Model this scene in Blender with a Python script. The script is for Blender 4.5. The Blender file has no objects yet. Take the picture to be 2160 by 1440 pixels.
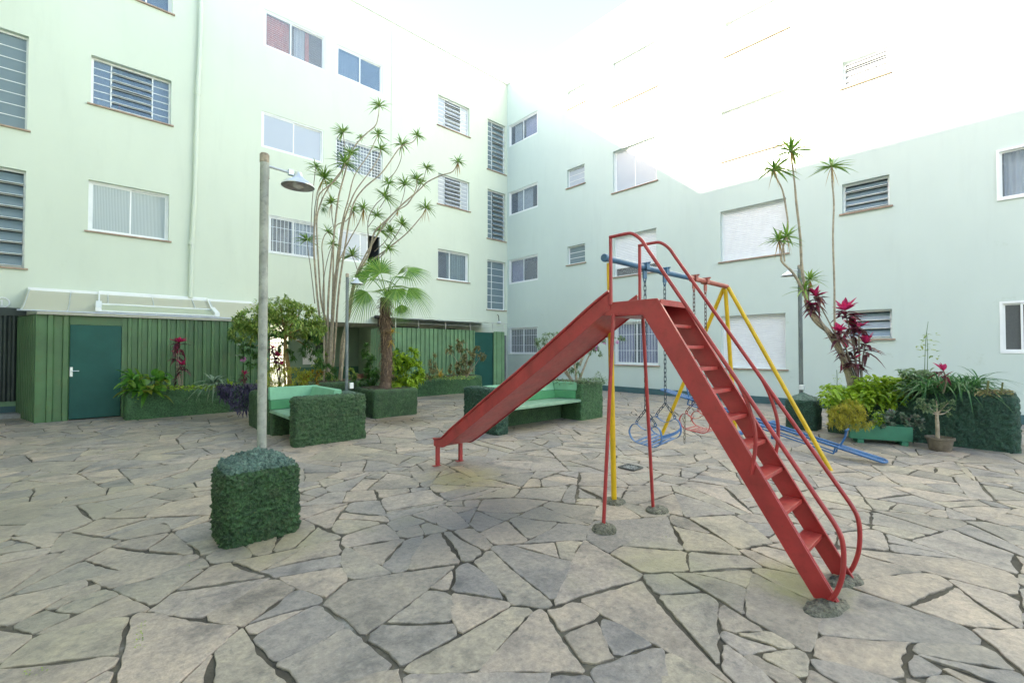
import bpy, math, random
from mathutils import Vector, Matrix, noise
D = bpy.data
V = Vector
random.seed(7)
RR = random.Random(11)
# ------------------------------------------------------------------ camera, sky, sun, exposure
FPX = 938.0; CH = 1.5; AZ = math.radians(47.3); PT = math.atan(17 / 938)
FW = V((math.cos(AZ) * math.cos(PT), math.sin(AZ) * math.cos(PT), math.sin(PT)))
RT = V((math.sin(AZ), -math.cos(AZ), 0)); UP = RT.cross(FW)
sc = bpy.context.scene
cam = D.cameras.new('camera'); cam.lens = 36 * FPX / 2160; cam.sensor_width = 36; cam.clip_end = 500; cam.clip_start = .05
co = D.objects.new('camera', cam); sc.collection.objects.link(co)
co.location = (0, 0, CH); co.rotation_euler = (math.pi / 2 + PT, 0, AZ - math.pi / 2); sc.camera = co
SUN = V((15.7, -8.84, -7.38)).normalized()          # the way the light travels
w = D.worlds.new('World'); sc.world = w; w.use_nodes = True
nt = w.node_tree; bg = nt.nodes['Background']
sky = nt.nodes.new('ShaderNodeTexSky'); sky.sky_type = 'NISHITA'; sky.sun_disc = False
sky.sun_elevation = math.asin(-SUN.z); sky.sun_rotation = math.atan2(-SUN.x, -SUN.y)
sky.air_density = 1.0; sky.dust_density = 1.0; sky.ozone_density = 1.0
nt.links.new(sky.outputs[0], bg.inputs[0]); bg.inputs[1].default_value = 0.15
sl = D.lights.new('sun', 'SUN'); sl.energy = 5.0; sl.angle = math.radians(.5); sl.color = (1, .95, .86)
so = D.objects.new('sun', sl); sc.collection.objects.link(so)
so.rotation_euler = SUN.to_track_quat('-Z', 'Y').to_euler(); so.location = (-20, 20, 30)
sc.view_settings.view_transform = 'Standard'; sc.view_settings.look = 'None'
sc.view_settings.exposure = 2.65; sc.view_settings.gamma = 1
sc.view_settings.use_white_balance = True; sc.view_settings.white_balance_temperature = 7800; sc.view_settings.white_balance_tint = 14   # camera set for shade
sc.render.engine = 'CYCLES'
sc.cycles.max_bounces = 10; sc.cycles.diffuse_bounces = 6; sc.cycles.transparent_max_bounces = 12
sc.cycles.sample_clamp_indirect = 8; sc.cycles.use_denoising = True
W1 = 14.95; W2 = 13.5; ROOF = 13.59
def ray(u, v): return FW * FPX + RT * (u - 1080) + UP * (720 - v)
def at(u, v, dep):
    d = ray(u, v); h = d.x * math.cos(AZ) + d.y * math.sin(AZ); return V((0, 0, CH)) + d * (dep / h)
def onp(ax, c, u, v):
    d = ray(u, v); o = V((0, 0, CH)); return o + d * ((c - o[ax]) / d[ax])
# ------------------------------------------------------------------ materials
def newmat(name):
    m = D.materials.new(name); m.use_nodes = True; return m, m.node_tree.nodes, m.node_tree.links, m.node_tree.nodes['Principled BSDF']
def sr(c): return tuple(((x / 255 + .055) / 1.055) ** 2.4 if x > 10 else x / 3294 for x in c)
def ramp(N, L, src, stops):
    r = N.new('ShaderNodeValToRGB'); e = r.color_ramp.elements
    while len(e) < len(stops): e.new(.5)
    for i, (p, c) in enumerate(stops): e[i].position = p; e[i].color = (*c, 1)
    L.new(src, r.inputs[0]); return r
def noi(N, L, scale, detail=4, rough=.6, vec=None, dist=0):
    n = N.new('ShaderNodeTexNoise'); n.inputs['Scale'].default_value = scale; n.inputs['Detail'].default_value = detail
    n.inputs['Roughness'].default_value = rough; n.inputs['Distortion'].default_value = dist
    if vec: L.new(vec, n.inputs['Vector'])
    return n
def bump(N, L, b, src, s, dist=.01, prev=None):
    k = N.new('ShaderNodeBump'); k.inputs['Strength'].default_value = s; k.inputs['Distance'].default_value = dist
    L.new(src, k.inputs['Height'])
    if prev: L.new(prev.outputs[0], k.inputs['Normal'])
    L.new(k.outputs[0], b.inputs['Normal']); return k
def mixc(N, L, f, a, b, mode='MIX'):
    m = N.new('ShaderNodeMix'); m.data_type = 'RGBA'; m.blend_type = mode
    for i, x in ((0, f), (6, a), (7, b)):
        if isinstance(x, (int, float)): m.inputs[i].default_value = x
        elif isinstance(x, tuple): m.inputs[i].default_value = (*x, 1)
        else: L.new(x, m.inputs[i])
    return m.outputs[2]
def pos(N): return N.new('ShaderNodeNewGeometry').outputs['Position']
def mpg(N, L, v, sc_):
    m = N.new('ShaderNodeMapping'); m.inputs['Scale'].default_value = sc_; L.new(v, m.inputs[0]); return m.outputs[0]
def paint(name, c, rough=.5, var=.15, scale=6, dirt=None, dirtamt=.5, bmp=0, bscale=60, metal=0, spec=.5, coat=0, chip=None):
    m, N, L, b = newmat(name); p = pos(N)
    n = noi(N, L, scale, 5, .6, p)
    lo = tuple(x * (1 - var) for x in c); hi = tuple(min(1, x * (1 + var)) for x in c)
    r = ramp(N, L, n.outputs[0], [(.3, lo), (.7, hi)]); out = r.outputs[0]
    if dirt:
        n2 = noi(N, L, scale * 3.1, 6, .7, p); r2 = ramp(N, L, n2.outputs[0], [(.52, (0, 0, 0)), (.75, (dirtamt,) * 3)])
        out = mixc(N, L, r2.outputs[0], out, dirt)
    if chip:
        n9 = noi(N, L, 30, 6, .75, p); r9 = ramp(N, L, n9.outputs[0], [(.655, (0, 0, 0)), (.675, (.9, .9, .9))]); out = mixc(N, L, r9.outputs[0], out, chip)
    L.new(out, b.inputs['Base Color']); b.inputs['Roughness'].default_value = rough; b.inputs['Metallic'].default_value = metal
    b.inputs['Specular IOR Level'].default_value = spec; b.inputs['Coat Weight'].default_value = coat
    n3 = noi(N, L, 23, 3, .6, p); mr = N.new('ShaderNodeMapRange'); mr.inputs[3].default_value = rough - .1; mr.inputs[4].default_value = min(1, rough + .15)
    L.new(n3.outputs[0], mr.inputs[0]); L.new(mr.outputs[0], b.inputs['Roughness'])
    if bmp: bump(N, L, b, noi(N, L, bscale, 4, .6, p).outputs[0], bmp, .006)
    return m
def wallmat(name, c):
    m, N, L, b = newmat(name); p = pos(N)
    n = noi(N, L, .5, 4, .6, mpg(N, L, p, (1, 1, .45)))
    r = ramp(N, L, n.outputs[0], [(.3, tuple(x * .93 for x in c)), (.7, c)])
    # rain streaks and grime low on the render
    s = noi(N, L, 3.0, 5, .65, mpg(N, L, p, (1, 1, .12))); rs = ramp(N, L, s.outputs[0], [(.55, (0, 0, 0)), (.8, (.22, .22, .22))])
    o = mixc(N, L, rs.outputs[0], r.outputs[0], tuple(x * .75 for x in c))
    g = noi(N, L, 2.2, 8, .75, p); rg = ramp(N, L, g.outputs[0], [(.62, (0, 0, 0)), (.72, (.3, .3, .3))])
    sx = N.new('ShaderNodeSeparateXYZ'); L.new(p, sx.inputs[0]); mr = N.new('ShaderNodeMapRange')
    mr.inputs[1].default_value = 2.5; mr.inputs[2].default_value = 5; mr.inputs[3].default_value = 1; mr.inputs[4].default_value = .15; L.new(sx.outputs[2], mr.inputs[0])
    mm = N.new('ShaderNodeMath'); mm.operation = 'MULTIPLY'; L.new(rg.outputs[0], mm.inputs[0]); L.new(mr.outputs[0], mm.inputs[1])
    o = mixc(N, L, mm.outputs[0], o, (.30, .36, .24))
    L.new(o, b.inputs['Base Color']); b.inputs['Roughness'].default_value = .85; b.inputs['Specular IOR Level'].default_value = .2
    k = bump(N, L, b, noi(N, L, 90, 3, .6, p).outputs[0], .25, .004)
    bump(N, L, b, noi(N, L, 1.6, 3, .5, p).outputs[0], .35, .02, k)
    return m
def stucco(name, c, c2, moss=(.10, .11, .05), low=.3, chip=None):
    m, N, L, b = newmat(name); p = pos(N)
    n = noi(N, L, 7, 5, .65, p); r = ramp(N, L, n.outputs[0], [(.35, c2), (.65, c)])
    v = N.new('ShaderNodeTexVoronoi'); v.inputs['Scale'].default_value = 75; v.inputs['Randomness'].default_value = 1; L.new(p, v.inputs[0])
    n2 = noi(N, L, 38, 6, .7, p, .6)
    rw = ramp(N, L, n2.outputs[0], [(.38, (.45, .45, .45)), (.60, (1.35, 1.35, 1.35))])
    o = mixc(N, L, 1.0, r.outputs[0], rw.outputs[0], 'MULTIPLY')
    n4 = noi(N, L, 3.3, 6, .7, p); r4 = ramp(N, L, n4.outputs[0], [(.56, (0, 0, 0)), (.72, (low,) * 3)])
    o = mixc(N, L, r4.outputs[0], o, moss)
    if chip:
        sb = N.new('ShaderNodeVectorMath'); sb.operation = 'DISTANCE'; L.new(p, sb.inputs[0]); sb.inputs[1].default_value = chip
        m1 = N.new('ShaderNodeMapRange'); m1.inputs[1].default_value = .15; m1.inputs[2].default_value = .03; L.new(sb.outputs['Value'], m1.inputs[0])
        m2 = N.new('ShaderNodeMath'); m2.operation = 'MULTIPLY'; L.new(m1.outputs[0], m2.inputs[0]); L.new(noi(N, L, 75, 3, .7, p).outputs[0], m2.inputs[1])
        rc = ramp(N, L, m2.outputs[0], [(.43, (0, 0, 0)), (.47, (1, 1, 1))]); o = mixc(N, L, rc.outputs[0], o, (.55, .45, .33))
    L.new(o, b.inputs['Base Color']); b.inputs['Roughness'].default_value = .5; b.inputs['Specular IOR Level'].default_value = .45
    k = bump(N, L, b, n2.outputs[0], 1.0, .022); bump(N, L, b, v.outputs[0], .8, .012, k)
    return m
def leafmat(name, cols, rough=.42, trans=.42):
    m, N, L, b = newmat(name); g = N.new('ShaderNodeNewGeometry')
    st = [(i / max(1, len(cols) - 1), c) for i, c in enumerate(cols)]
    r = ramp(N, L, g.outputs['Random Per Island'], st)
    n = noi(N, L, 14, 3, .6, g.outputs['Position']); rr = ramp(N, L, n.outputs[0], [(.3, (.75,) * 3), (.7, (1.15,) * 3)])
    o = mixc(N, L, 1.0, r.outputs[0], rr.outputs[0], 'MULTIPLY')
    L.new(o, b.inputs['Base Color']); b.inputs['Roughness'].default_value = rough; b.inputs['Specular IOR Level'].default_value = .4
    t = N.new('ShaderNodeBsdfTranslucent'); L.new(o, t.inputs[0]); mx = N.new('ShaderNodeMixShader'); mx.inputs[0].default_value = trans
    L.new(b.outputs[0], mx.inputs[1]); L.new(t.outputs[0], mx.inputs[2]); L.new(mx.outputs[0], N['Material Output'].inputs[0])
    return m
def glassmat(name, tint, refl=.3, rough=.03, ribs=0):
    m, N, L, b = newmat(name)
    b.inputs['Base Color'].default_value = (*tint, 1); b.inputs['Roughness'].default_value = rough; b.inputs['Specular IOR Level'].default_value = .9
    t = N.new('ShaderNodeBsdfTransparent'); t.inputs[0].default_value = (.92, .95, .96, 1); mx = N.new('ShaderNodeMixShader'); mx.inputs[0].default_value = refl
    L.new(t.outputs[0], mx.inputs[1]); L.new(b.outputs[0], mx.inputs[2]); L.new(mx.outputs[0], N['Material Output'].inputs[0])
    if ribs:
        wv = N.new('ShaderNodeTexWave'); wv.inputs['Scale'].default_value = ribs; wv.bands_direction = 'DIAGONAL'; L.new(mpg(N, L, pos(N), (1, 1, 0)), wv.inputs[0]); bump(N, L, b, wv.outputs[0], .6, .01)
    else: bump(N, L, b, noi(N, L, 45, 3, .6, pos(N)).outputs[0], .12, .004)
    return m
M = {}
M['wall'] = wallmat('mint_render', (.64, .70, .595))
M['wallr'] = wallmat('pale_mint_render', (.56, .645, .605))
M['band'] = paint('dark_teal_band', (.05, .12, .13), .7, .2, 3)
M['teal_door'] = paint('teal_door_paint', (.010, .085, .070), .5, .12, 3, (.03, .10, .08), .25, .05, 30, spec=.25)
M['corr'] = paint('green_sheet_paint', (.062, .150, .060), .45, .24, 1.6, (.09, .12, .045), .7, .1, 40)
M['corr2'] = paint('pale_green_sheet', (.13, .26, .14), .5, .18, 2, (.12, .16, .08), .5, .05, 40)
M['roofedge'] = paint('beige_roof_edge', (.40, .39, .32), .6, .15, 4)
M['gate'] = paint('dark_gate_paint', (.03, .045, .038), .5, .2, 3)
M['white'] = paint('white_frame', (.78, .80, .80), .4, .05, 4)
M['alu'] = paint('aluminium', (.62, .65, .66), .35, .12, 8, metal=.7)
M['sill'] = paint('brown_sill', (.36, .25, .19), .7, .25, 8)
M['shut'] = paint('shutter_slats', (.78, .79, .82), .5, .04, 5)
M['red'] = paint('red_enamel', (.39, .032, .034), .36, .2, 5, (.20, .02, .018), .5, .06, 90, coat=.15, chip=(.12, .035, .03))
M['redseat'] = paint('worn_red_enamel', (.42, .045, .038), .35, .2, 14, (.55, .16, .13), .5, .06, 90, coat=.2, chip=(.16, .07, .06))
M['redbar'] = paint('faded_red_pipe', (.36, .09, .07), .5, .2, 7, (.25, .16, .12), .5)
M['yellow'] = paint('yellow_enamel', (.66, .40, .012), .4, .12, 6, (.40, .22, .02), .45, coat=.1, chip=(.20, .11, .04))
M['blue'] = paint('blue_enamel', (.020, .12, .30), .38, .2, 7, (.10, .16, .22), .4, coat=.15)
M['bluebar'] = paint('weathered_blue_pipe', (.035, .12, .22), .45, .2, 7, (.12, .16, .2), .5)
M['chain'] = paint('blackened_chain', (.035, .055, .075), .5, .3, 40, metal=.3)
M['chainred'] = paint('rusty_chain', (.11, .05, .045), .55, .3, 40, metal=.3)
M['chainbare'] = paint('bare_chain', (.16, .13, .10), .5, .3, 40, metal=.5)
M['pole'] = paint('weathered_pole', (.30, .31, .27), .65, .3, 5, (.08, .09, .085), .8, .25, 60)
M['pole2'] = paint('grey_pole', (.17, .20, .20), .6, .2, 5, (.09, .10, .10), .6)
M['lampin'] = paint('lamp_inside', (.36, .36, .35), .3, .3, 9, metal=.6)
M['bulb'] = paint('bulb_glass', (.55, .55, .52), .2, .05, 9)
M['stucco'] = stucco('dark_green_rough_cast', (.048, .120, .045), (.030, .078, .032))
M['stuccon'] = stucco('chipped_green_rough_cast', (.046, .120, .042), (.028, .076, .030), chip=(.80, 3.97, .475))
M['stuccop'] = stucco('mid_green_rough_cast', (.065, .175, .07), (.045, .125, .052), low=.2)
M['stuccot'] = stucco('teal_green_rough_cast', (.026, .090, .055), (.017, .062, .040), low=.12)
M['cap'] = stucco('faded_teal_cap', (.12, .21, .165), (.07, .14, .11), low=.2)
M['benchp'] = paint('bench_mid_green', (.05, .25, .11), .6, .15, 5, (.05, .12, .08), .3, .25, 40)
M['benchl'] = paint('bench_light_green', (.16, .40, .25), .6, .12, 5, (.10, .22, .16), .3, .25, 40)
M['seatp'] = paint('bench_seat_paint', (.17, .30, .20), .5, .2, 9, (.12, .16, .12), .6, .2, 40)
M['soil'] = paint('soil', (.06, .042, .028), .95, .35, 20, bmp=.8, bscale=50)
M['bark'] = paint('pale_bark', (.38, .31, .23), .85, .3, 12, (.13, .10, .075), .8, .8, 45)
M['bark2'] = paint('grey_bark', (.24, .20, .155), .85, .3, 12, (.10, .08, .06), .8, .8, 45)
M['barko'] = paint('ochre_bark', (.25, .16, .06), .85, .3, 12, (.10, .08, .04), .6, .6, 45)
M['palmtrunk'] = paint('palm_trunk', (.13, .085, .06), .95, .35, 18, (.05, .035, .025), .8, 1.0, 35)
M['fibre'] = leafmat('palm_fibre', [(0.098, 0.063, 0.042), (0.28, 0.182, 0.112), (0.168, 0.112, 0.084)], .9, .1)
M['drac'] = leafmat('strap_leaf_green', [(.09, .24, .035), (.20, .38, .06), (.30, .44, .10), (.14, .30, .05)], .4, .18)
M['dead'] = leafmat('dead_leaf', [(0.5, 0.32, 0.04), (0.42, 0.25, 0.06), (0.3, 0.18, 0.06)])
M['palm'] = leafmat('palm_leaf', [(.08, .22, .04), (.15, .32, .05), (.24, .40, .07)], .35, .3)
M['palmy'] = leafmat('palm_leaf_pale', [(0.208, 0.338, 0.046), (0.13, 0.286, 0.052), (0.286, 0.39, 0.065)], .4, .3)
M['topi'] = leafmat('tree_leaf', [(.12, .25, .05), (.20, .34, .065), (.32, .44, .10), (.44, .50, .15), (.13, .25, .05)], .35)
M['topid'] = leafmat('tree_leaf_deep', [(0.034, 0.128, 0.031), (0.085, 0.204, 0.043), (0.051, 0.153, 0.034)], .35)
M['lime'] = leafmat('lime_leaf', [(0.25, 0.425, 0.031), (0.375, 0.525, 0.05), (0.15, 0.312, 0.037)])
M['chartreuse'] = leafmat('yellow_green_leaf', [(0.396, 0.44, 0.039), (0.462, 0.44, 0.055), (0.286, 0.374, 0.044)])
M['gold'] = leafmat('golden_leaf', [(0.5, 0.44, 0.06), (0.42, 0.4, 0.05), (0.56, 0.47, 0.12)])
M['croton'] = leafmat('croton_leaf', [(0.5, 0.34, 0.02), (0.1, 0.16, 0.02), (0.36, 0.12, 0.03), (0.45, 0.4, 0.05)])
M['broad'] = leafmat('broad_leaf', [(.06, .22, .035), (.12, .32, .05), (.24, .42, .06)], .26)
M['edge'] = leafmat('yellow_edged_leaf', [(0.33, 0.36, 0.06), (0.2, 0.28, 0.05)], .3)
M['pink'] = leafmat('magenta_leaf', [(0.546, 0.026, 0.13), (0.65, 0.039, 0.156), (0.39, 0.019, 0.091)], .35)
M['maroon'] = leafmat('maroon_leaf', [(0.128, 0.027, 0.048), (0.21, 0.033, 0.068), (0.09, 0.045, 0.045), (0.24, 0.105, 0.09)], .35)
M['purple'] = leafmat('purple_leaf', [(0.072, 0.058, 0.117), (0.117, 0.091, 0.182), (0.052, 0.046, 0.072)], .35, .2)
M['spider'] = leafmat('striped_leaf', [(0.156, 0.273, 0.156), (0.338, 0.442, 0.312), (0.091, 0.195, 0.104)], .35)
M['dry'] = leafmat('dry_leaf', [(.24, .20, .09), (.36, .30, .14), (.17, .20, .07), (.28, .20, .11)], .6)
M['greygreen'] = leafmat('grey_green_leaf', [(0.14, 0.238, 0.112), (0.266, 0.364, 0.196), (0.084, 0.168, 0.07)], .4)
M['succ'] = leafmat('succulent_leaf', [(0.12, 0.228, 0.144), (0.24, 0.336, 0.24), (0.264, 0.216, 0.216)], .5, .15)
M['darkgrass'] = leafmat('dark_strap_leaf', [(0.032, 0.136, 0.045), (0.08, 0.224, 0.064), (0.048, 0.176, 0.064)], .3)
M['ora'] = leafmat('orange_strap', [(0.5, 0.3, 0.05), (0.42, 0.33, 0.07)])
M['petal'] = leafmat('pink_petal', [(0.62, 0.2, 0.5), (0.7, 0.32, 0.6)], .5, .4)
M['petalw'] = leafmat('white_petal', [(0.7, 0.7, 0.7), (0.7, 0.7, 0.7)], .5, .4)
M['pot'] = paint('mossy_pot', (.15, .12, .09), .8, .35, 14, (.07, .08, .05), .8, .3)
M['trough'] = paint('green_trough', (.02, .19, .115), .45, .12, 5, (.02, .10, .07), .4)
M['iron'] = paint('drain_iron', (.10, .10, .09), .6, .3, 30, metal=.2)
M['conc'] = paint('grey_concrete', (.33, .33, .31), .85, .25, 5, (.12, .12, .10), .5, .3)
M['ceil'] = paint('porch_ceiling', (.42, .46, .44), .8, .08, 3)
M['porch'] = paint('porch_wall', (.20, .30, .22), .8, .12, 1.5)
M['porchl'] = paint('porch_dado', (.045, .15, .10), .6, .12, 2)
M['brown'] = paint('brown_box', (.13, .05, .03), .6, .2, 6)
M['pale'] = paint('pale_plaster', (.72, .74, .72), .8, .06, 3)
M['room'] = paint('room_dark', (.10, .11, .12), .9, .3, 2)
M['fire'] = paint('sign_red', (.55, .03, .015), .4, .05, 4)
M['dark'] = paint('black_plastic', (.025, .027, .028), .5, .1, 6)
M['net'] = paint('net_cord', (.75, .76, .78), .6, .03, 4)
M['netd'] = paint('fly_screen', (.09, .10, .10), .8, .1, 40)
M['g'] = glassmat('clear_pane', (.36, .42, .50), .24)  # faint blue in the pane colour stands in for reflected sky
M['gb'] = glassmat('blue_sky_pane', (.22, .33, .46), .5, .1)  # sky reflection painted into the pane as a stronger blue
M['gf'] = glassmat('frosted_pane', (.42, .50, .52), .85, .35, 22)
M['gl'] = glassmat('louvre_glass', (.20, .28, .32), .75, .22)
M['gw'] = glassmat('milky_pane', (.55, .60, .68), .7, .3)
M['poly'] = glassmat('polycarbonate', (.50, .55, .38), .78, .3)
M['polyd'] = glassmat('mossy_polycarbonate', (.52, .50, .38), .9, .4)
M['cur_w'] = paint('white_curtain', (.62, .64, .68), .9, .1, 5)
M['cur_o'] = paint('orange_curtain', (.85, .17, .10), .9, .15, 4)
M['cur_l'] = paint('lilac_curtain', (.50, .47, .66), .9, .12, 5)
M['cur_b'] = paint('beige_blind', (.50, .42, .36), .9, .15, 8)
M['cur_g'] = paint('grey_green_curtain', (.25, .34, .32), .9, .12, 5)
# stones and joints
def stonemat():
    m, N, L, b = newmat('slate_slabs'); g = N.new('ShaderNodeNewGeometry'); p = g.outputs['Position']
    a = N.new('ShaderNodeAttribute'); a.attribute_name = 'tone'; a.attribute_type = 'GEOMETRY'
    r = ramp(N, L, a.outputs['Fac'], [(0, (.26, .226, .195)), (.2, (.37, .30, .245)), (.4, (.43, .345, .285)), (.55, (.32, .278, .252)), (.7, (.27, .238, .22)), (.85, (.40, .335, .26)), (1, (.235, .212, .203))])
    off = N.new('ShaderNodeVectorMath'); off.operation = 'SCALE'; L.new(a.outputs['Color'], off.inputs[0]); off.inputs[3].default_value = 37
    ad = N.new('ShaderNodeVectorMath'); L.new(p, ad.inputs[0]); L.new(off.outputs[0], ad.inputs[1]); q = ad.outputs[0]
    n = noi(N, L, 3.2, 7, .68, q, .4); rn = ramp(N, L, n.outputs[0], [(.30, (.48, .50, .53)), (.46, (.92, .92, .92)), (.72, (1.30, 1.25, 1.17))])
    o = mixc(N, L, 1.0, r.outputs[0], rn.outputs[0], 'MULTIPLY')
    n5 = noi(N, L, 26, 7, .75, q); rn5 = ramp(N, L, n5.outputs[0], [(.32, (.66, .66, .67)), (.66, (1.25, 1.24, 1.20))])
    o = mixc(N, L, 1.0, o, rn5.outputs[0], 'MULTIPLY')
    # dark water stains, moss and ochre patches; the yellow tint also paints sun-lit ground
    n2 = noi(N, L, .55, 6, .7, p, .5); r2 = ramp(N, L, n2.outputs[0], [(.56, (0, 0, 0)), (.68, (.42, .42, .42))])
    o = mixc(N, L, r2.outputs[0], o, (.095, .10, .108))
    n3 = noi(N, L, .8, 6, .7, mpg(N, L, p, (1, 1.1, 1))); r3 = ramp(N, L, n3.outputs[0], [(.60, (0, 0, 0)), (.72, (.5, .5, .5))])  # moss tone, also colouring in yellowish sun-lit patches
    o = mixc(N, L, r3.outputs[0], o, (.20, .20, .095))
    n6 = noi(N, L, 9, 8, .8, q); r6 = ramp(N, L, n6.outputs[0], [(.56, (0, 0, 0)), (.66, (.6, .6, .6))])
    o = mixc(N, L, r6.outputs[0], o, (.12, .12, .115))
    n7 = noi(N, L, 140, 3, .7, q); r7 = ramp(N, L, n7.outputs[0], [(.68, (0, 0, 0)), (.76, (.6, .6, .6))])
    o = mixc(N, L, r7.outputs[0], o, (.42, .41, .38))
    for (x, y, r, c, a) in ((2.75, 3.05, .75, (.085, .09, .10), .75), (2.0, 3.2, .6, (.095, .10, .11), .6), (4.6, 8.5, .9, (.15, .105, .06), .7), (3.1, 4.2, .55, (.30, .27, .12), .6), (2.9, 1.5, .5, (.33, .31, .18), .45),  # the ochre patch below the chute paints sun-lit paving
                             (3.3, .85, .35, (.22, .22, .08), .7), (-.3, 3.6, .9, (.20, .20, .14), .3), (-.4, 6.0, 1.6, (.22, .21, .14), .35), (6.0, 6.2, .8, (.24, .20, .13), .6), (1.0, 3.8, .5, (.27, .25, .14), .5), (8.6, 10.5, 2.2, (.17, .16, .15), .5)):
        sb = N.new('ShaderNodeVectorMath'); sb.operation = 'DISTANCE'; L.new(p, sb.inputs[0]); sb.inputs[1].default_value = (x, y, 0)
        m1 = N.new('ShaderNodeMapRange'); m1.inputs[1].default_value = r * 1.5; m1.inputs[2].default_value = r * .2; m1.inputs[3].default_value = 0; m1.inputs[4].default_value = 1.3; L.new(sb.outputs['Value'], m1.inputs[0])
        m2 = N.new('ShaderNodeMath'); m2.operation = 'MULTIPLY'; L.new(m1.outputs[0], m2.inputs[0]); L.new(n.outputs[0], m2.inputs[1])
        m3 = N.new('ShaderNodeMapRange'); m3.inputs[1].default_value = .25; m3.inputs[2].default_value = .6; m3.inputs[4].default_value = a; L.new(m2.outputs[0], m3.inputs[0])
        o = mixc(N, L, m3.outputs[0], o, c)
    L.new(o, b.inputs['Base Color']); b.inputs['Specular IOR Level'].default_value = .45
    mr = N.new('ShaderNodeMapRange'); mr.inputs[3].default_value = .30; mr.inputs[4].default_value = .62; L.new(n5.outputs[0], mr.inputs[0]); L.new(mr.outputs[0], b.inputs['Roughness'])
    k = bump(N, L, b, n5.outputs[0], .7, .012); k = bump(N, L, b, noi(N, L, 120, 4, .7, q).outputs[0], .3, .003, k)
    bump(N, L, b, noi(N, L, 5, 4, .6, q).outputs[0], .5, .02, k)
    return m
M['stone'] = stonemat()
def jointmat():
    m, N, L, b = newmat('mortar_joints'); p = pos(N)
    n = noi(N, L, 1.3, 6, .7, p); r = ramp(N, L, n.outputs[0], [(.35, (.055, .046, .034)), (.52, (.10, .085, .062)), (.60, (.17, .15, .12)), (.70, (.38, .36, .33))])
    n2 = noi(N, L, 2.1, 6, .8, p); r2 = ramp(N, L, n2.outputs[0], [(.62, (0, 0, 0)), (.70, (.8, .8, .8))])
    o = mixc(N, L, r2.outputs[0], r.outputs[0], (.10, .13, .03))
    L.new(o, b.inputs['Base Color']); b.inputs['Roughness'].default_value = .95
    bump(N, L, b, noi(N, L, 80, 5, .7, p).outputs[0], .8, .01); return m
M['joint'] = jointmat()
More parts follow.
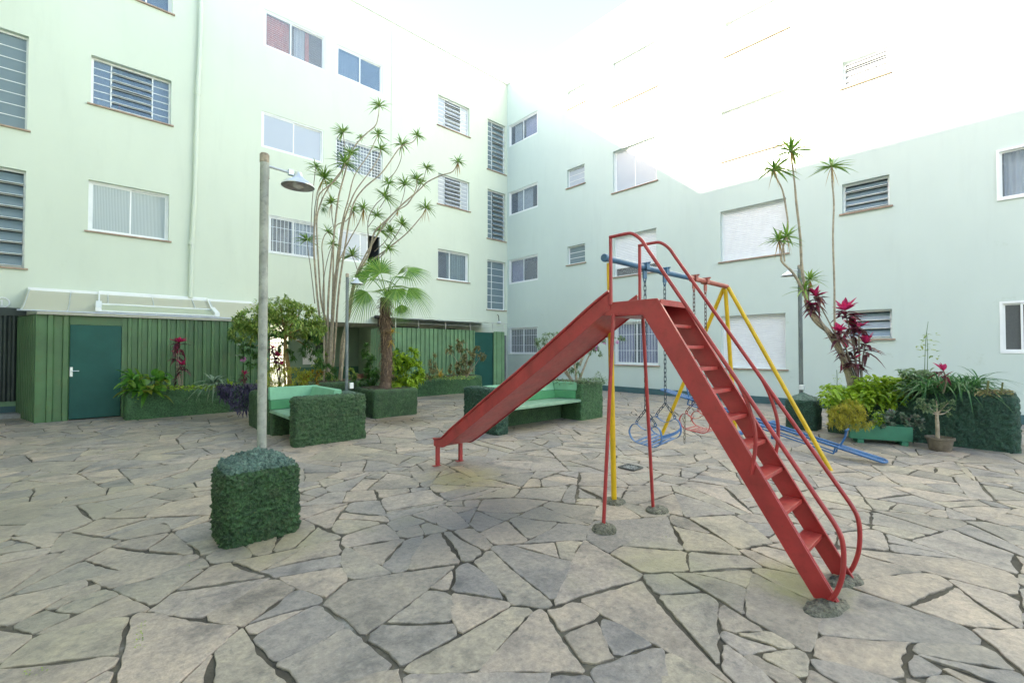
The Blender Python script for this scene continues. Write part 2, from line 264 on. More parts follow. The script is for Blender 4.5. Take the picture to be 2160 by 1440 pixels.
# ------------------------------------------------------------------ mesh builder
class MB:
    def __init__(s): s.v = []; s.f = []; s.m = []; s.k = 0
    def add(s, vs, fs):
        o = len(s.v); s.v += [tuple(x) for x in vs]; s.f += [tuple(i + o for i in f) for f in fs]; s.m += [s.k] * len(fs); return s
    def box(s, x0, x1, y0, y1, z0, z1):
        x0, x1 = min(x0, x1), max(x0, x1); y0, y1 = min(y0, y1), max(y0, y1); z0, z1 = min(z0, z1), max(z0, z1)
        return s.add([(x0, y0, z0), (x1, y0, z0), (x1, y1, z0), (x0, y1, z0), (x0, y0, z1), (x1, y0, z1), (x1, y1, z1), (x0, y1, z1)],
                     [(0, 3, 2, 1), (4, 5, 6, 7), (0, 1, 5, 4), (1, 2, 6, 5), (2, 3, 7, 6), (3, 0, 4, 7)])
    def tube(s, pts, r, n=8, cap=True):
        pts = [V(p) for p in pts]; R = r if isinstance(r, (list, tuple)) else [r] * len(pts)
        t0 = (pts[1] - pts[0]).normalized(); a = V((0, 0, 1)) if abs(t0.z) < .9 else V((1, 0, 0)); u = t0.cross(a).normalized()
        vs = []
        for i, p in enumerate(pts):
            t = (pts[min(i + 1, len(pts) - 1)] - pts[max(i - 1, 0)]).normalized()
            u = (u - t * u.dot(t)).normalized(); w_ = t.cross(u)
            for j in range(n):
                an = 2 * math.pi * j / n; vs.append(p + (u * math.cos(an) + w_ * math.sin(an)) * R[i])
        fs = [(i * n + j, i * n + (j + 1) % n, (i + 1) * n + (j + 1) % n, (i + 1) * n + j) for i in range(len(pts) - 1) for j in range(n)]
        if cap: fs += [tuple(range(n))[::-1], tuple((len(pts) - 1) * n + j for j in range(n))]
        return s.add(vs, fs)
    def loop(s, pts, r, n=6):
        pts = [V(p) for p in pts]; k = len(pts); vs = []
        c = sum(pts, V()) / k; nr = V()
        for i in range(k): nr += (pts[i] - c).cross(pts[(i + 1) % k] - c)
        nr.normalize()
        for i, p in enumerate(pts):
            t = (pts[(i + 1) % k] - pts[i - 1]).normalized(); u = t.cross(nr).normalized()
            for j in range(n):
                an = 2 * math.pi * j / n; vs.append(p + (u * math.cos(an) + nr * math.sin(an)) * r)
        return s.add(vs, [(i * n + j, i * n + (j + 1) % n, ((i + 1) % k) * n + (j + 1) % n, ((i + 1) % k) * n + j) for i in range(k) for j in range(n)])
    def lathe(s, c, prof, n=24, axis=V((0, 0, 1))):
        q = V((0, 0, 1)).rotation_difference(axis); vs = []
        for r_, z in prof:
            for j in range(n):
                a = 2 * math.pi * j / n; vs.append(V(c) + q @ V((r_ * math.cos(a), r_ * math.sin(a), z)))
        return s.add(vs, [(i * n + j, i * n + (j + 1) % n, (i + 1) * n + (j + 1) % n, (i + 1) * n + j) for i in range(len(prof) - 1) for j in range(n)])
    def prism(s, poly, d):
        poly = [V(p) for p in poly]; d = V(d); n = len(poly)
        return s.add(poly + [p + d for p in poly], [tuple(range(n))[::-1], tuple(range(n, 2 * n))] + [(i, (i + 1) % n, n + (i + 1) % n, n + i) for i in range(n)])
    def leaf(s, b, d, L, w_, bend=.3, n=4, kind=0, fold=.15, up=V((0, 0, 1)), wob=0):
        """kind 0 strap, 1 broad oval, 2 lance"""
        b = V(b); d = V(d).normalized(); sd = d.cross(up)
        if sd.length < .05: sd = d.cross(V((RR.uniform(-1, 1), RR.uniform(-1, 1), .1)))
        sd.normalize(); nn = sd.cross(d).normalized(); vs = []; fs = []
        for i in range(n + 1):
            t = i / n
            if kind == 0: k = (.55 + .45 * min(1, t * 4)) * (1 - t ** 2.2) + .03
            elif kind == 1: k = math.sin(math.pi * min(1, t ** .8 * .94 + .06)) ** .75 + .02
            else: k = math.sin(math.pi * (t ** .7)) ** .9 + .03
            p = b + d * (L * t) - V((0, 0, 1)) * (bend * L * t * t) + sd * (wob * L * t * t)
            h = w_ * k * .5
            vs += [p - sd * h + nn * fold * h, p - nn * fold * h * .6, p + sd * h + nn * fold * h]
        for i in range(n):
            a = i * 3; fs += [(a, a + 1, a + 4, a + 3), (a + 1, a + 2, a + 5, a + 4)]
        return s.add(vs, fs)
    def build(s, name, mat, parent=None, smooth=False, bevel=0):
        me = D.meshes.new(name); me.from_pydata(s.v, [], s.f)
        for m_ in (mat if isinstance(mat, list) else [mat]): me.materials.append(M[m_])
        if isinstance(mat, list): me.polygons.foreach_set('material_index', s.m)
        o = D.objects.new(name, me); sc.collection.objects.link(o)
        if parent:
            o.parent = parent      # meshes are built in world coordinates, empties stand at their thing's base
            if parent.type == 'EMPTY': o.matrix_parent_inverse = Matrix.Translation(-parent.location)
        if smooth:
            me.polygons.foreach_set('use_smooth', [True] * len(me.polygons))
            if smooth != 'all': me.set_sharp_from_angle(angle=math.radians(42))
        if bevel:
            b = o.modifiers.new('bevel', 'BEVEL'); b.width = bevel; b.segments = 2; b.limit_method = 'ANGLE'; b.angle_limit = math.radians(40)
        me.update(); return o
def thing(name, label, cat, loc=(0, 0, 0), group=None):
    o = D.objects.new(name, None); sc.collection.objects.link(o); o.location = loc; o.empty_display_size = .1
    o['label'] = label; o['category'] = cat
    if group: o['group'] = group
    return o
def tag(o, label, cat, group=None):
    o['label'] = label; o['category'] = cat
    if group: o['group'] = group
    return o
def struct(o): o['kind'] = 'structure'; return o
def rnd(a, b): return RR.uniform(a, b)
def rdir(zmin=-1, zmax=1):
    z = rnd(zmin, zmax); a = rnd(0, 2 * math.pi); k = math.sqrt(max(0, 1 - z * z)); return V((k * math.cos(a), k * math.sin(a), z))
def smooth_path(pts, k=4):
    pts = [V(p) for p in pts]; out = []
    for i in range(len(pts) - 1):
        p0 = pts[max(i - 1, 0)]; p1 = pts[i]; p2 = pts[i + 1]; p3 = pts[min(i + 2, len(pts) - 1)]
        for j in range(k):
            t = j / k; out.append(.5 * ((2 * p1) + (p2 - p0) * t + (2 * p0 - 5 * p1 + 4 * p2 - p3) * t * t + (3 * p1 - p0 - 3 * p2 + p3) * t ** 3))
    out.append(pts[-1]); return out
def roughbox(x0, x1, y0, y1, z0, z1, r=.06, res=.03, amp=.012, apex=0, seed=0, slope=None, holes=None):
    fs = min(42, .42 / res)
    """render-covered block: a grid box with rounded edges, every vertex pushed in and out by noise"""
    mb = MB(); idx = {}
    nx = max(2, round((x1 - x0) / res)); ny = max(2, round((y1 - y0) / res)); nz = max(2, round((z1 - z0) / res))
    cx, cy = (x0 + x1) / 2, (y0 + y1) / 2
    def vert(i, j, k):
        if (i, j, k) in idx: return idx[(i, j, k)]
        p = V((x0 + (x1 - x0) * i / nx, y0 + (y1 - y0) * j / ny, z0 + (z1 - z0) * k / nz))
        c = V((min(max(p.x, x0 + r), x1 - r), min(max(p.y, y0 + r), y1 - r), min(p.z, z1 - r)))
        d = p - c
        if d.length > 1e-6:
            n_ = d.normalized(); p = c + n_ * r if d.length > r * .5 else p
        else: n_ = V((0, 0, 1))
        if apex:
            e = max(abs(p.x - cx) / (x1 - x0) * 2, abs(p.y - cy) / (y1 - y0) * 2); p.z += apex * (1 - e) * min(1, max(0, (p.z - (z1 - r * 1.5)) / r))
        if slope: p.z += slope(p.x, p.y) * (p.z - z0) / (z1 - z0)
        q = p * 1.0 + V((seed, seed * 2, 0))
        h = noise.fractal(q * fs, .8, 2.1, 3) * amp * 1.15 + noise.noise(q * 1.7) * amp * .5 + noise.noise(q * 5) * amp * .2
        if k > 0: p = p + n_ * h
        else: p = p + V((n_.x, n_.y, 0)) * (h + .006)
        mb.v.append(tuple(p)); idx[(i, j, k)] = len(mb.v) - 1; return idx[(i, j, k)]
    def face(a, b, c, d, m=0): mb.f.append((vert(*a), vert(*b), vert(*c), vert(*d))); mb.m.append(m)
    for i in range(nx):
        for k in range(nz):
            face((i, 0, k), (i + 1, 0, k), (i + 1, 0, k + 1), (i, 0, k + 1)); face((i + 1, ny, k), (i, ny, k), (i, ny, k + 1), (i + 1, ny, k + 1))
    for j in range(ny):
        for k in range(nz):
            face((0, j + 1, k), (0, j, k), (0, j, k + 1), (0, j + 1, k + 1)); face((nx, j, k), (nx, j + 1, k), (nx, j + 1, k + 1), (nx, j, k + 1))
    for i in range(nx):
        for j in range(ny): face((i, j, nz), (i + 1, j, nz), (i + 1, j + 1, nz), (i, j + 1, nz), 1)
    return mb
# ------------------------------------------------------------------ ground: joints sheet and crazy paving
mb = MB(); G = 120
mb.add([(-G, -G, -.004), (G, -G, -.004), (G, G, -.004), (-G, G, -.004)], [(0, 1, 2, 3)])
struct(mb.build('ground', 'joint'))
def clip(poly, px, py, nx, ny):
    out = []
    for i in range(len(poly)):
        a = poly[i]; b = poly[(i + 1) % len(poly)]; da = (a[0] - px) * nx + (a[1] - py) * ny; db = (b[0] - px) * nx + (b[1] - py) * ny
        if da <= 0: out.append(a)
        if da * db < 0: t = da / (da - db); out.append((a[0] + (b[0] - a[0]) * t, a[1] + (b[1] - a[1]) * t))
    return out
def area(p): return abs(sum(p[i][0] * p[(i + 1) % len(p)][1] - p[(i + 1) % len(p)][0] * p[i][1] for i in range(len(p)))) / 2
def cells(x0, x1, y0, y1, st, R):
    S = {}
    nx = int((x1 - x0) / st) + 3; ny = int((y1 - y0) / st) + 3
    for i in range(-1, nx):
        for j in range(-1, ny): S[(i, j)] = (x0 + (i + .5 + R.uniform(-.45, .45)) * st, y0 + (j + .5 + R.uniform(-.45, .45)) * st)
    for i in range(nx - 1):
        for j in range(ny - 1):
            c = S[(i, j)]; p = [(c[0] - st * 2, c[1] - st * 2), (c[0] + st * 2, c[1] - st * 2), (c[0] + st * 2, c[1] + st * 2), (c[0] - st * 2, c[1] + st * 2)]
            for a in range(-2, 3):
                for b in range(-2, 3):
                    if (a, b) != (0, 0) and (i + a, j + b) in S:
                        s_ = S[(i + a, j + b)]; p = clip(p, (c[0] + s_[0]) / 2, (c[1] + s_[1]) / 2, s_[0] - c[0], s_[1] - c[1])
                        if len(p) < 3: break
            if len(p) >= 3: yield p
def split(p, R, target):
    A = area(p)
    if A < target * 1.0 or A < .025: return [p]
    cx = sum(q[0] for q in p) / len(p); cy = sum(q[1] for q in p) / len(p)
    m = max(((p[i][0] - p[j][0]) ** 2 + (p[i][1] - p[j][1]) ** 2, i, j) for i in range(len(p)) for j in range(i))
    a = math.atan2(p[m[1]][1] - p[m[2]][1], p[m[1]][0] - p[m[2]][0]) + R.gauss(0, .55); s_ = math.sqrt(A)
    cx += R.gauss(0, .13) * s_; cy += R.gauss(0, .13) * s_; nx, ny = math.cos(a), math.sin(a)
    q1 = clip(p, cx, cy, nx, ny); q2 = clip(p, cx, cy, -nx, -ny); out = []
    for q in (q1, q2):
        if len(q) >= 3: out += split(q, R, R.choice((.05, .09, .14, .19, .26, .34)))
    return out
def inset(p, d):
    n = len(p); out = p
    cx = sum(q[0] for q in p) / n; cy = sum(q[1] for q in p) / n
    for i in range(n):
        a, b = p[i], p[(i + 1) % n]; ex, ey = b[0] - a[0], b[1] - a[1]; l = math.hypot(ex, ey)
        if l < 1e-5: continue
        nx, ny = ey / l, -ex / l
        if (cx - a[0]) * nx + (cy - a[1]) * ny > 0: nx, ny = -nx, -ny
        dd = d * (0.4 + 1.3 * noise.noise(V((a[0] * 3, a[1] * 3, 1))) ** 2 * 3)
        dd = min(dd, d * 1.7)
        out = clip(out, a[0] - nx * dd, a[1] - ny * dd, nx, ny)
        if len(out) < 3: return []
    return out
def paving(x0, x1, y0, y1, st, seed):
    R = random.Random(seed); v = []; f = []; tone = []
    for c in cells(x0, x1, y0, y1, st, R):
        for p in split(c, R, .3):
            p = clip(clip(clip(clip(p, x1, 0, 1, 0), x0, 0, -1, 0), 0, y1, 0, 1), 0, y0, 0, -1)
            if len(p) < 3 or area(p) < .006: continue
            p = inset(p, R.choice((.0035, .005, .007, .011)))
            if len(p) < 3 or area(p) < .004: continue
            # knock the corners off, then make the edges wander
            q = []
            for i in range(len(p)):
                a, b, c2 = p[i - 1], p[i], p[(i + 1) % len(p)]
                la = math.hypot(a[0] - b[0], a[1] - b[1]); lc = math.hypot(c2[0] - b[0], c2[1] - b[1]); k = R.uniform(.006, .045)
                ka = min(k * R.uniform(.5, 1.5), la * .35) / max(la, 1e-6); kc = min(k * R.uniform(.5, 1.5), lc * .35) / max(lc, 1e-6)
                q.append((b[0] + (a[0] - b[0]) * ka, b[1] + (a[1] - b[1]) * ka)); q.append((b[0] + (c2[0] - b[0]) * kc, b[1] + (c2[1] - b[1]) * kc))
            near = math.hypot(p[0][0], p[0][1]) < 5.5; step = .035 if near else .12; pp = []
            for i in range(len(q)):
                a, b = q[i], q[(i + 1) % len(q)]; l = math.hypot(b[0] - a[0], b[1] - a[1]); k = max(1, int(l / step))
                ex, ey = ((b[0] - a[0]) / l, (b[1] - a[1]) / l) if l > 1e-6 else (1, 0); bow = R.uniform(-.026, .026) * min(1, l / .4)
                for j in range(k):
                    t = j / k; x, y = a[0] + (b[0] - a[0]) * t, a[1] + (b[1] - a[1]) * t
                    o = bow * math.sin(math.pi * t) + noise.noise(V((x * 14, y * 14, seed))) * .012 + noise.noise(V((x * 45, y * 45, 5))) * .007; pp.append((x - ey * o, y + ex * o))
            n = len(pp)
            if n < 3: continue
            cx = sum(a[0] for a in pp) / n; cy = sum(a[1] for a in pp) / n; tx, ty = R.gauss(0, .004), R.gauss(0, .004); h = .0055 + R.uniform(0, .004)
            o = len(v); s_ = max(.5, 1 - .006 / math.sqrt(area(p)) * 1.6)
            if sum(pp[i][0] * pp[(i + 1) % n][1] - pp[(i + 1) % n][0] * pp[i][1] for i in range(n)) < 0: pp = pp[::-1]
            for x, y in pp: v.append((x, y, -.003))
            for x, y in pp: v.append((x, y, h - .0030 + (x - cx) * tx + (y - cy) * ty))
            for x, y in pp:
                x2 = cx + (x - cx) * s_; y2 = cy + (y - cy) * s_; v.append((x2, y2, h + (x - cx) * tx + (y - cy) * ty))
            for i in range(n):
                j = (i + 1) % n; f.append((o + i, o + j, o + n + j, o + n + i)); f.append((o + n + i, o + n + j, o + 2 * n + j, o + 2 * n + i))
            f.append(tuple(o + 2 * n + i for i in range(n))); t = (R.random(), R.random(), R.random()); tone.append((len(v) - o, t))
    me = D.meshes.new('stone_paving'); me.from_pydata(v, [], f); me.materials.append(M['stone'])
    at_ = me.color_attributes.new('tone', 'FLOAT_COLOR', 'POINT'); data = []
    for n, t in tone: data += [t[0], t[0], t[0] * .7 + t[1] * .3, 1] * n
    at_.data.foreach_set('color', data)
    o = D.objects.new('stone_paving', me); sc.collection.objects.link(o); return struct(o)
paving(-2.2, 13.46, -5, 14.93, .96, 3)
# ------------------------------------------------------------------ walls with windows
def PB(plane):
    def B(mb, a0, a1, z0, z1, d0, d1):
        if plane == 'L': mb.box(a0, a1, W1 + d0, W1 + d1, z0, z1)
        else: mb.box(W2 + d0, W2 + d1, a0, a1, z0, z1)
    return B
def PP(plane, a, z, d): return V((a, W1 + d, z)) if plane == 'L' else V((W2 + d, a, z))
def wall(bld, plane, a0, a1, z0, z1, holes, mat, depth=.2):
    As = sorted({a0, a1} | {x for h in holes for x in h[:2]}); Zs = sorted({z0, z1} | {x for h in holes for x in h[2:4]})
    mb = MB()
    for i in range(len(As) - 1):
        for j in range(len(Zs) - 1):
            ca, cz = (As[i] + As[i + 1]) / 2, (Zs[j] + Zs[j + 1]) / 2
            if any(h[0] < ca < h[1] and h[2] < cz < h[3] for h in holes): continue
            mb.add([PP(plane, As[i], Zs[j], 0), PP(plane, As[i + 1], Zs[j], 0), PP(plane, As[i + 1], Zs[j + 1], 0), PP(plane, As[i], Zs[j + 1], 0)], [(0, 1, 2, 3)])
    for h in holes:
        c = [(h[0], h[2]), (h[1], h[2]), (h[1], h[3]), (h[0], h[3])]
        for i in range(4):
            p, q = c[i], c[(i + 1) % 4]
            mb.add([PP(plane, *p, 0), PP(plane, *q, 0), PP(plane, *q, depth), PP(plane, *p, depth)], [(0, 1, 2, 3)])
    return mb.build('wall', mat, bld)
def window(bld, plane, a0, a1, z0, z1, kind, glass='g', curtain=None, extra='', open_=0, n=6, sill=True, rec=.12, split_=.5, label=None):
    """a0..a1 along the wall, z0..z1 up; the window frame carries its panes, sill, shutter, bars and room as sub-parts"""
    B = PB(plane); fr = MB(); t = .045; a0, a1 = min(a0, a1), max(a0, a1)
    far = -1 if plane == 'L' else 1
    if 'proud' in extra: rec = .0
    B(fr, a0, a1, z0, z0 + t, rec - .03, rec + .05); B(fr, a0, a1, z1 - t, z1, rec - .03, rec + .05)
    B(fr, a0, a0 + t, z0 + t, z1 - t, rec - .03, rec + .05); B(fr, a1 - t, a1, z0 + t, z1 - t, rec - .03, rec + .05)
    gl = MB(); ai, bi, zi, zj = a0 + t, a1 - t, z0 + t, z1 - t; am = ai + (bi - ai) * split_
    if kind in ('slide', 'bars', 'net'):
        s_ = .035
        for k, (p, q, d) in enumerate(((ai, am + .02, rec), (am - .02, bi, rec + .026))):
            if open_ and k == (0 if open_ > 0 else 1): sh = abs(open_) * (bi - ai); (p, q) = (p + sh, q + sh) if k == 0 else (p - sh, q - sh)
            B(fr, p, q, zi, zi + s_, d - .012, d + .012); B(fr, p, q, zj - s_, zj, d - .012, d + .012)
            B(fr, p, p + s_, zi + s_, zj - s_, d - .012, d + .012); B(fr, q - s_, q, zi + s_, zj - s_, d - .012, d + .012)
            B(gl, p + s_, q - s_, zi + s_, zj - s_, d - .003, d + .003)
    elif kind == 'louver':
        cols = {'3': [(0, .22), (.22, .77), (.77, 1)], '2': [(0, .28), (.28, 1)], '1': [(0, 1)]}[extra[0]]
        for ci, (p, q) in enumerate(cols):
            pa, qa = ai + (bi - ai) * p, ai + (bi - ai) * q
            if ci: B(fr, pa - .014, pa + .014, zi, zj, rec - .02, rec + .03)
            tilt = ('t' in extra) and (len(cols) == 1 or (q - p) > .4)
            for k in range(n):
                za, zb = zi + (zj - zi) * k / n, zi + (zj - zi) * (k + 1) / n
                B(fr, pa + .005, qa - .005, za - .009 if k else za, za + .009, rec - .012, rec + .02)
                if tilt:
                    d = .11; ang = .045 if (k % 3) else .085
                    if 'T' in extra: ang = .10
                    c = [PP(plane, pa, za + .01, rec - ang), PP(plane, qa, za + .01, rec - ang), PP(plane, qa, zb - .03, rec + .02), PP(plane, pa, zb - .03, rec + .02)]
                    gl.prism(c, PP(plane, 0, 0, .006) - PP(plane, 0, 0, 0)); e = MB()
                    fr.tube([PP(plane, pa, za + .01, rec - ang), PP(plane, qa, za + .01, rec - ang)], .008, 5)
                else: B(gl, pa, qa, za + .01, zb - .01, rec - .003, rec + .003)
    elif kind == 'shutter':
        zs = z0 + (z1 - z0) * open_; sh = MB(); k = int((zj - zs) / .055)
        for i in range(k):
            za = zs + (zj - zs) * i / k; zb = zs + (zj - zs) * (i + 1) / k
            c = [(za, rec + .012), (za + (zb - za) * .15, rec - .004), (za + (zb - za) * .8, rec - .004), (zb, rec + .012)]
            for j in range(3): sh.add([PP(plane, ai, c[j][0], c[j][1]), PP(plane, bi, c[j][0], c[j][1]), PP(plane, bi, c[j + 1][0], c[j + 1][1]), PP(plane, ai, c[j + 1][0], c[j + 1][1])], [(0, 1, 2, 3)])
        if open_ > .03:
            B(gl, ai, bi, zi, zs, rec + .03, rec + .036); B(fr, ai, bi, zs - .015, zs + .02, rec - .012, rec + .02)
    elif kind == 'fixed':
        B(gl, ai, bi, zi, zj, rec, rec + .006)
    F_ = fr.build('window', 'white', bld, bevel=0)
    if label: F_['label'] = label
    if gl.v: gl.build('pane', glass, F_)
    if kind == 'shutter': sh.build('roller_shutter', 'shut', F_)
    if sill:
        sb = MB(); B(sb, a0 - .06, a1 + .06, z0 - .035, z0 - .002, -.05, rec - .032); sb.build('sill', 'sill', F_)
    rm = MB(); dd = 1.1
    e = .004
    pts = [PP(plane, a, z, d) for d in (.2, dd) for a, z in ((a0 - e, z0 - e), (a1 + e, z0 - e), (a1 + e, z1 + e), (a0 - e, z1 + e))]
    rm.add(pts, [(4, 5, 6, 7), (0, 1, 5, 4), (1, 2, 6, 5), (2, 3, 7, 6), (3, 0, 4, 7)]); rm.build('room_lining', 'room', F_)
    if curtain:
        for mat, p, q in curtain:
            cb = MB(); nn = max(8, int((q - p) * (a1 - a0) / .02)); P = []
            for i in range(nn + 1):
                a = a0 + (a1 - a0) * (p + (q - p) * i / nn); d = max(.205, rec + .08) + .025 * math.sin(i * 1.3 + noise.noise(V((a * 9, z0, 0))) * 3); P.append((a, d))
            vs = []
            for a, d in P: vs += [PP(plane, a, z0, d), PP(plane, a, z1 - .02, d)]
            cb.add(vs, [(2 * i, 2 * i + 2, 2 * i + 3, 2 * i + 1) for i in range(nn)]); cb.build('curtain', mat, F_, smooth='all')
    if kind == 'bars' or 'B' in extra:
        bb = MB(); nb = max(6, int((a1 - a0) / .105)); d = -.03
        for i in range(nb + 1):
            a = a0 + (a1 - a0) * i / nb; bb.tube([PP(plane, a, z0 - .02, d), PP(plane, a, z1 + .02, d)], .0065, 5)
        for z in (z0, z0 + (z1 - z0) * .33, z0 + (z1 - z0) * .7, z1): bb.tube([PP(plane, a0 - .02, z, d + .009), PP(plane, a1 + .02, z, d + .009)], .0065, 5)
        bb.build('security_bars', 'white', F_)
    if kind == 'net' or 'N' in extra:
        nb = MB(); st = .06; W_, H_ = a1 - a0, (z1 - z0) * (open_ if kind == 'shutter' else 1)
        u0 = 0 if 'H' not in extra else W_ * .5
        wd = .0020
        k = -H_
        while k < W_:
            for sgn in (1, -1):
                pa = max(k, u0); pb = min(k + H_, W_)
                if pb > pa:
                    za, zb = (pa - k, pb - k) if sgn > 0 else (H_ - (pa - k), H_ - (pb - k))
                    nb.add([PP(plane, a0 + pa - wd, z0 + za, rec - .04), PP(plane, a0 + pa + wd, z0 + za, rec - .04), PP(plane, a0 + pb + wd, z0 + zb, rec - .04), PP(plane, a0 + pb - wd, z0 + zb, rec - .04)], [(0, 1, 2, 3)])
            k += st
        nb.build('safety_net', 'net', F_)
    return F_
def LW(u0, u1, vt, vb): # pixel box measured at its left edge -> along, z
    a, b = onp(1, W1, u0, vb), onp(1, W1, u1, vb); t = onp(1, W1, u0, vt); return (a.x, b.x, a.z, t.z)
def RW(u0, u1, vt, vb):
    a, b = onp(0, W2, u0, vb), onp(0, W2, u1, vb); t = onp(0, W2, u0, vt); return (b.y, a.y, a.z, t.z)
left = thing('apartment_building', 'pale mint green apartment block with the long drainpipe, sheds and dark porch at its foot', 'building', (5, W1, 0), )
right = thing('apartment_building', 'blue-tinted mint apartment block with roller shutters behind the playground, sunlit on its upper floors', 'building', (W2, 5, 0))
cw = [('cur_w', .0, 1.)]
LWIN = [
 (LW(191, 361, 115, 218), 'louver', dict(glass='gb', extra='3t', n=6, rec=.16)),
 (LW(185, 356, 378, 486), 'slide', dict(glass='gf', curtain=cw)),
 (LW(250, 364, -60, -16), 'slide', dict(glass='gb')),
 (LW(556, 686, 18, 96), 'net', dict(glass='g', curtain=[('cur_o', 0, .42), ('cur_w', .5, .68), ('cur_o', .68, .75)], sill=False, rec=.05, extra='p', split_=.42)),
 (LW(551, 682, 233, 309), 'slide', dict(glass='gw', curtain=[('cur_w', .05, .5), ('cur_l', .55, .9)], sill=False, rec=.05)),
 (LW(566, 668, 453, 533), 'bars', dict(glass='g', curtain=[('cur_b', 0, .45), ('cur_w', .5, 1)], sill=False, rec=.05)),
 (LW(709, 807, 93, 158), 'slide', dict(glass='gb', curtain=[('cur_w', 0, .5)], sill=False, rec=.05)),
 (LW(708, 807, 288, 354), 'louver', dict(glass='g', extra='3B', curtain=[('shut', .22, .76)], n=9, sill=False, rec=.06)),
 (LW(713, 804, 481, 548), 'slide', dict(glass='gw', curtain=[('cur_w', 0, .5)], sill=False, rec=.05, open_=-.3)),
 (LW(924, 990, 199, 263), 'louver', dict(glass='gw', extra='3t', n=7)),
 (LW(924, 990, 364, 429), 'louver', dict(glass='gw', extra='3tT', n=7)),
 (LW(923.5, 989, 524, 588), 'slide', dict(glass='g', curtain=[('cur_g', .35, 1)], split_=.4)),
 (LW(1028.7, 1066, 250, 356), 'louver', dict(glass='gl', extra='2t', n=10)),
 (LW(1028.5, 1066, 398, 502), 'louver', dict(glass='gl', extra='2tT', n=10)),
 (LW(1028, 1066, 547, 652), 'louver', dict(glass='gl', extra='2', n=7)),
]
def shiftz(w_, v0, v1, u): return w_
a1_ = onp(1, W1, 57, 270)
LWIN += [((a1_.x - 1.3, a1_.x, onp(1, W1, 57, 275).z, onp(1, W1, 57, 76).z), 'louver', dict(glass='gl', extra='1', n=8, rec=.15)),
         ((a1_.x - 1.3, a1_.x, onp(1, W1, 53, 566).z, onp(1, W1, 53, 360).z), 'louver', dict(glass='gl', extra='1tT', n=8, rec=.15))]
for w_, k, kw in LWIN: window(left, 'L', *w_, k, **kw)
PX0, PX1, PZ = 3.6, 7.95, 2.42
holes = [w_ for w_, k, kw in LWIN] + [(PX0, PX1, -.1, PZ)]
wall(left, 'L', -2.2, W2, -.1, ROOF, holes, 'wall')
RWIN = [
 (RW(1073.5, 1134, 266, 311), 'slide', dict(glass='g', curtain=[('cur_l', .1, .5), ('cur_w', .62, .9)], sill=False, rec=.06)),
 (RW(1073.3, 1134.5, 407, 456), 'slide', dict(glass='g', curtain=[('cur_w', .25, .8)], sill=False, rec=.06)),
 (RW(1073.3, 1135, 549, 600), 'net', dict(glass='g', curtain=[('cur_l', .55, 1)], sill=False, rec=.06)),
 (RW(1073.3, 1133.5, 692, 746), 'bars', dict(glass='g', sill=False, rec=.08)),
 (RW(1196.6, 1233, 359, 398), 'louver', dict(glass='gw', extra='1', n=3)),
 (RW(1197, 1234, 521, 559.5), 'louver', dict(glass='gl', extra='1', n=3)),
 (RW(1197, 1234, 194, 232), 'louver', dict(glass='gw', extra='1', n=3)),
 (RW(1293, 1385, 320.5, 408), 'slide', dict(glass='gw', curtain=[('cur_w', .3, 1)])),
 (RW(1293, 1385, 134, 225), 'slide', dict(glass='gw')),
 (RW(1294, 1385, 500, 585), 'shutter', dict(glass='netd', open_=.22, extra='N', rec=.14)),
 (RW(1295, 1389, 680, 768), 'bars', dict(glass='g', curtain=[('cur_l', 0, .45), ('cur_l', .6, 1)])),
 (RW(1520, 1660, 447, 553), 'shutter', dict(rec=.14)),
 (RW(1522, 1658, 667, 775), 'shutter', dict(rec=.14)),
 (RW(1522, 1658, 236, 342), 'shutter', dict(rec=.14)),
 (RW(1530, 1662, 48, 120), 'shutter', dict(rec=.14)),
 (RW(1777, 1877, 389.5, 451.5), 'louver', dict(glass='gl', extra='1t', n=4, rec=.15)),
 (RW(1777, 1875, 131, 187), 'louver', dict(glass='gw', extra='1t', n=4, rec=.15)),
 (RW(1785, 1882, 656, 715), 'louver', dict(glass='gl', extra='1t', n=3, rec=.15)),
 (RW(2103, 2290, 318, 425), 'slide', dict(glass='g', sill=False, rec=0, curtain=[('cur_w', 0, .9)], split_=.2)),
 (RW(2110, 2300, 636, 745), 'slide', dict(glass='netd', sill=False, rec=.02, split_=.75)),
]
for w_, k, kw in RWIN: window(right, 'R', *w_, k, **kw)
wall(right, 'R', -9, W1, -.1, ROOF, [w_ for w_, k, kw in RWIN], 'wallr')
# bodies behind the faces, roofs, plinth band
mb = MB(); yk = W1 + 3.31; mb.box(-2.2, PX0 - .1, yk, yk + .2, 0, ROOF); mb.box(5.2, W2 + 9, yk, yk + .2, 0, ROOF); mb.box(PX0 - .1, 5.2, yk, yk + .2, PZ, ROOF)
mb.build('back_wall', 'wall', left)
mb = MB(); mb.box(-2.25, W2 + 9, W1 - .04, W1 + 3.6, ROOF + .002, ROOF + .16); mb.build('roof', 'pale', left)
mb = MB(); mb.box(W2 - .04, W2 + 9, -9.2, W1 - .05, ROOF + .004, ROOF + .162); mb.build('roof', 'pale', right)
mb = MB(); mb.box(W2 + 8.8, W2 + 9, -9, W1, 0, ROOF); mb.box(W2 + .01, W2 + 9, -9.2, -9.002, 0, ROOF); mb.build('side_wall', 'wallr', right)
mb = MB(); mb.box(W2 - .03, W2 - .001, -9, W1 - .002, 0, .20); mb.build('painted_plinth', 'band', right)
# wing on the left, just outside the frame; its roofline throws the long shadow
wing = thing('apartment_building', 'tall mint green wing beside the viewer, outside the left edge of the photo', 'building', (-2.3, 0, 0))
mb = MB(); mb.box(-11, -2.21, -9, W1 + 3.5, -.1, ROOF); mb.build('wall', 'wall', wing)
mb = MB(); mb.box(-11.05, -2.2, -9.05, W1 - .05, ROOF + .003, ROOF + .16); mb.build('roof', 'pale', wing)
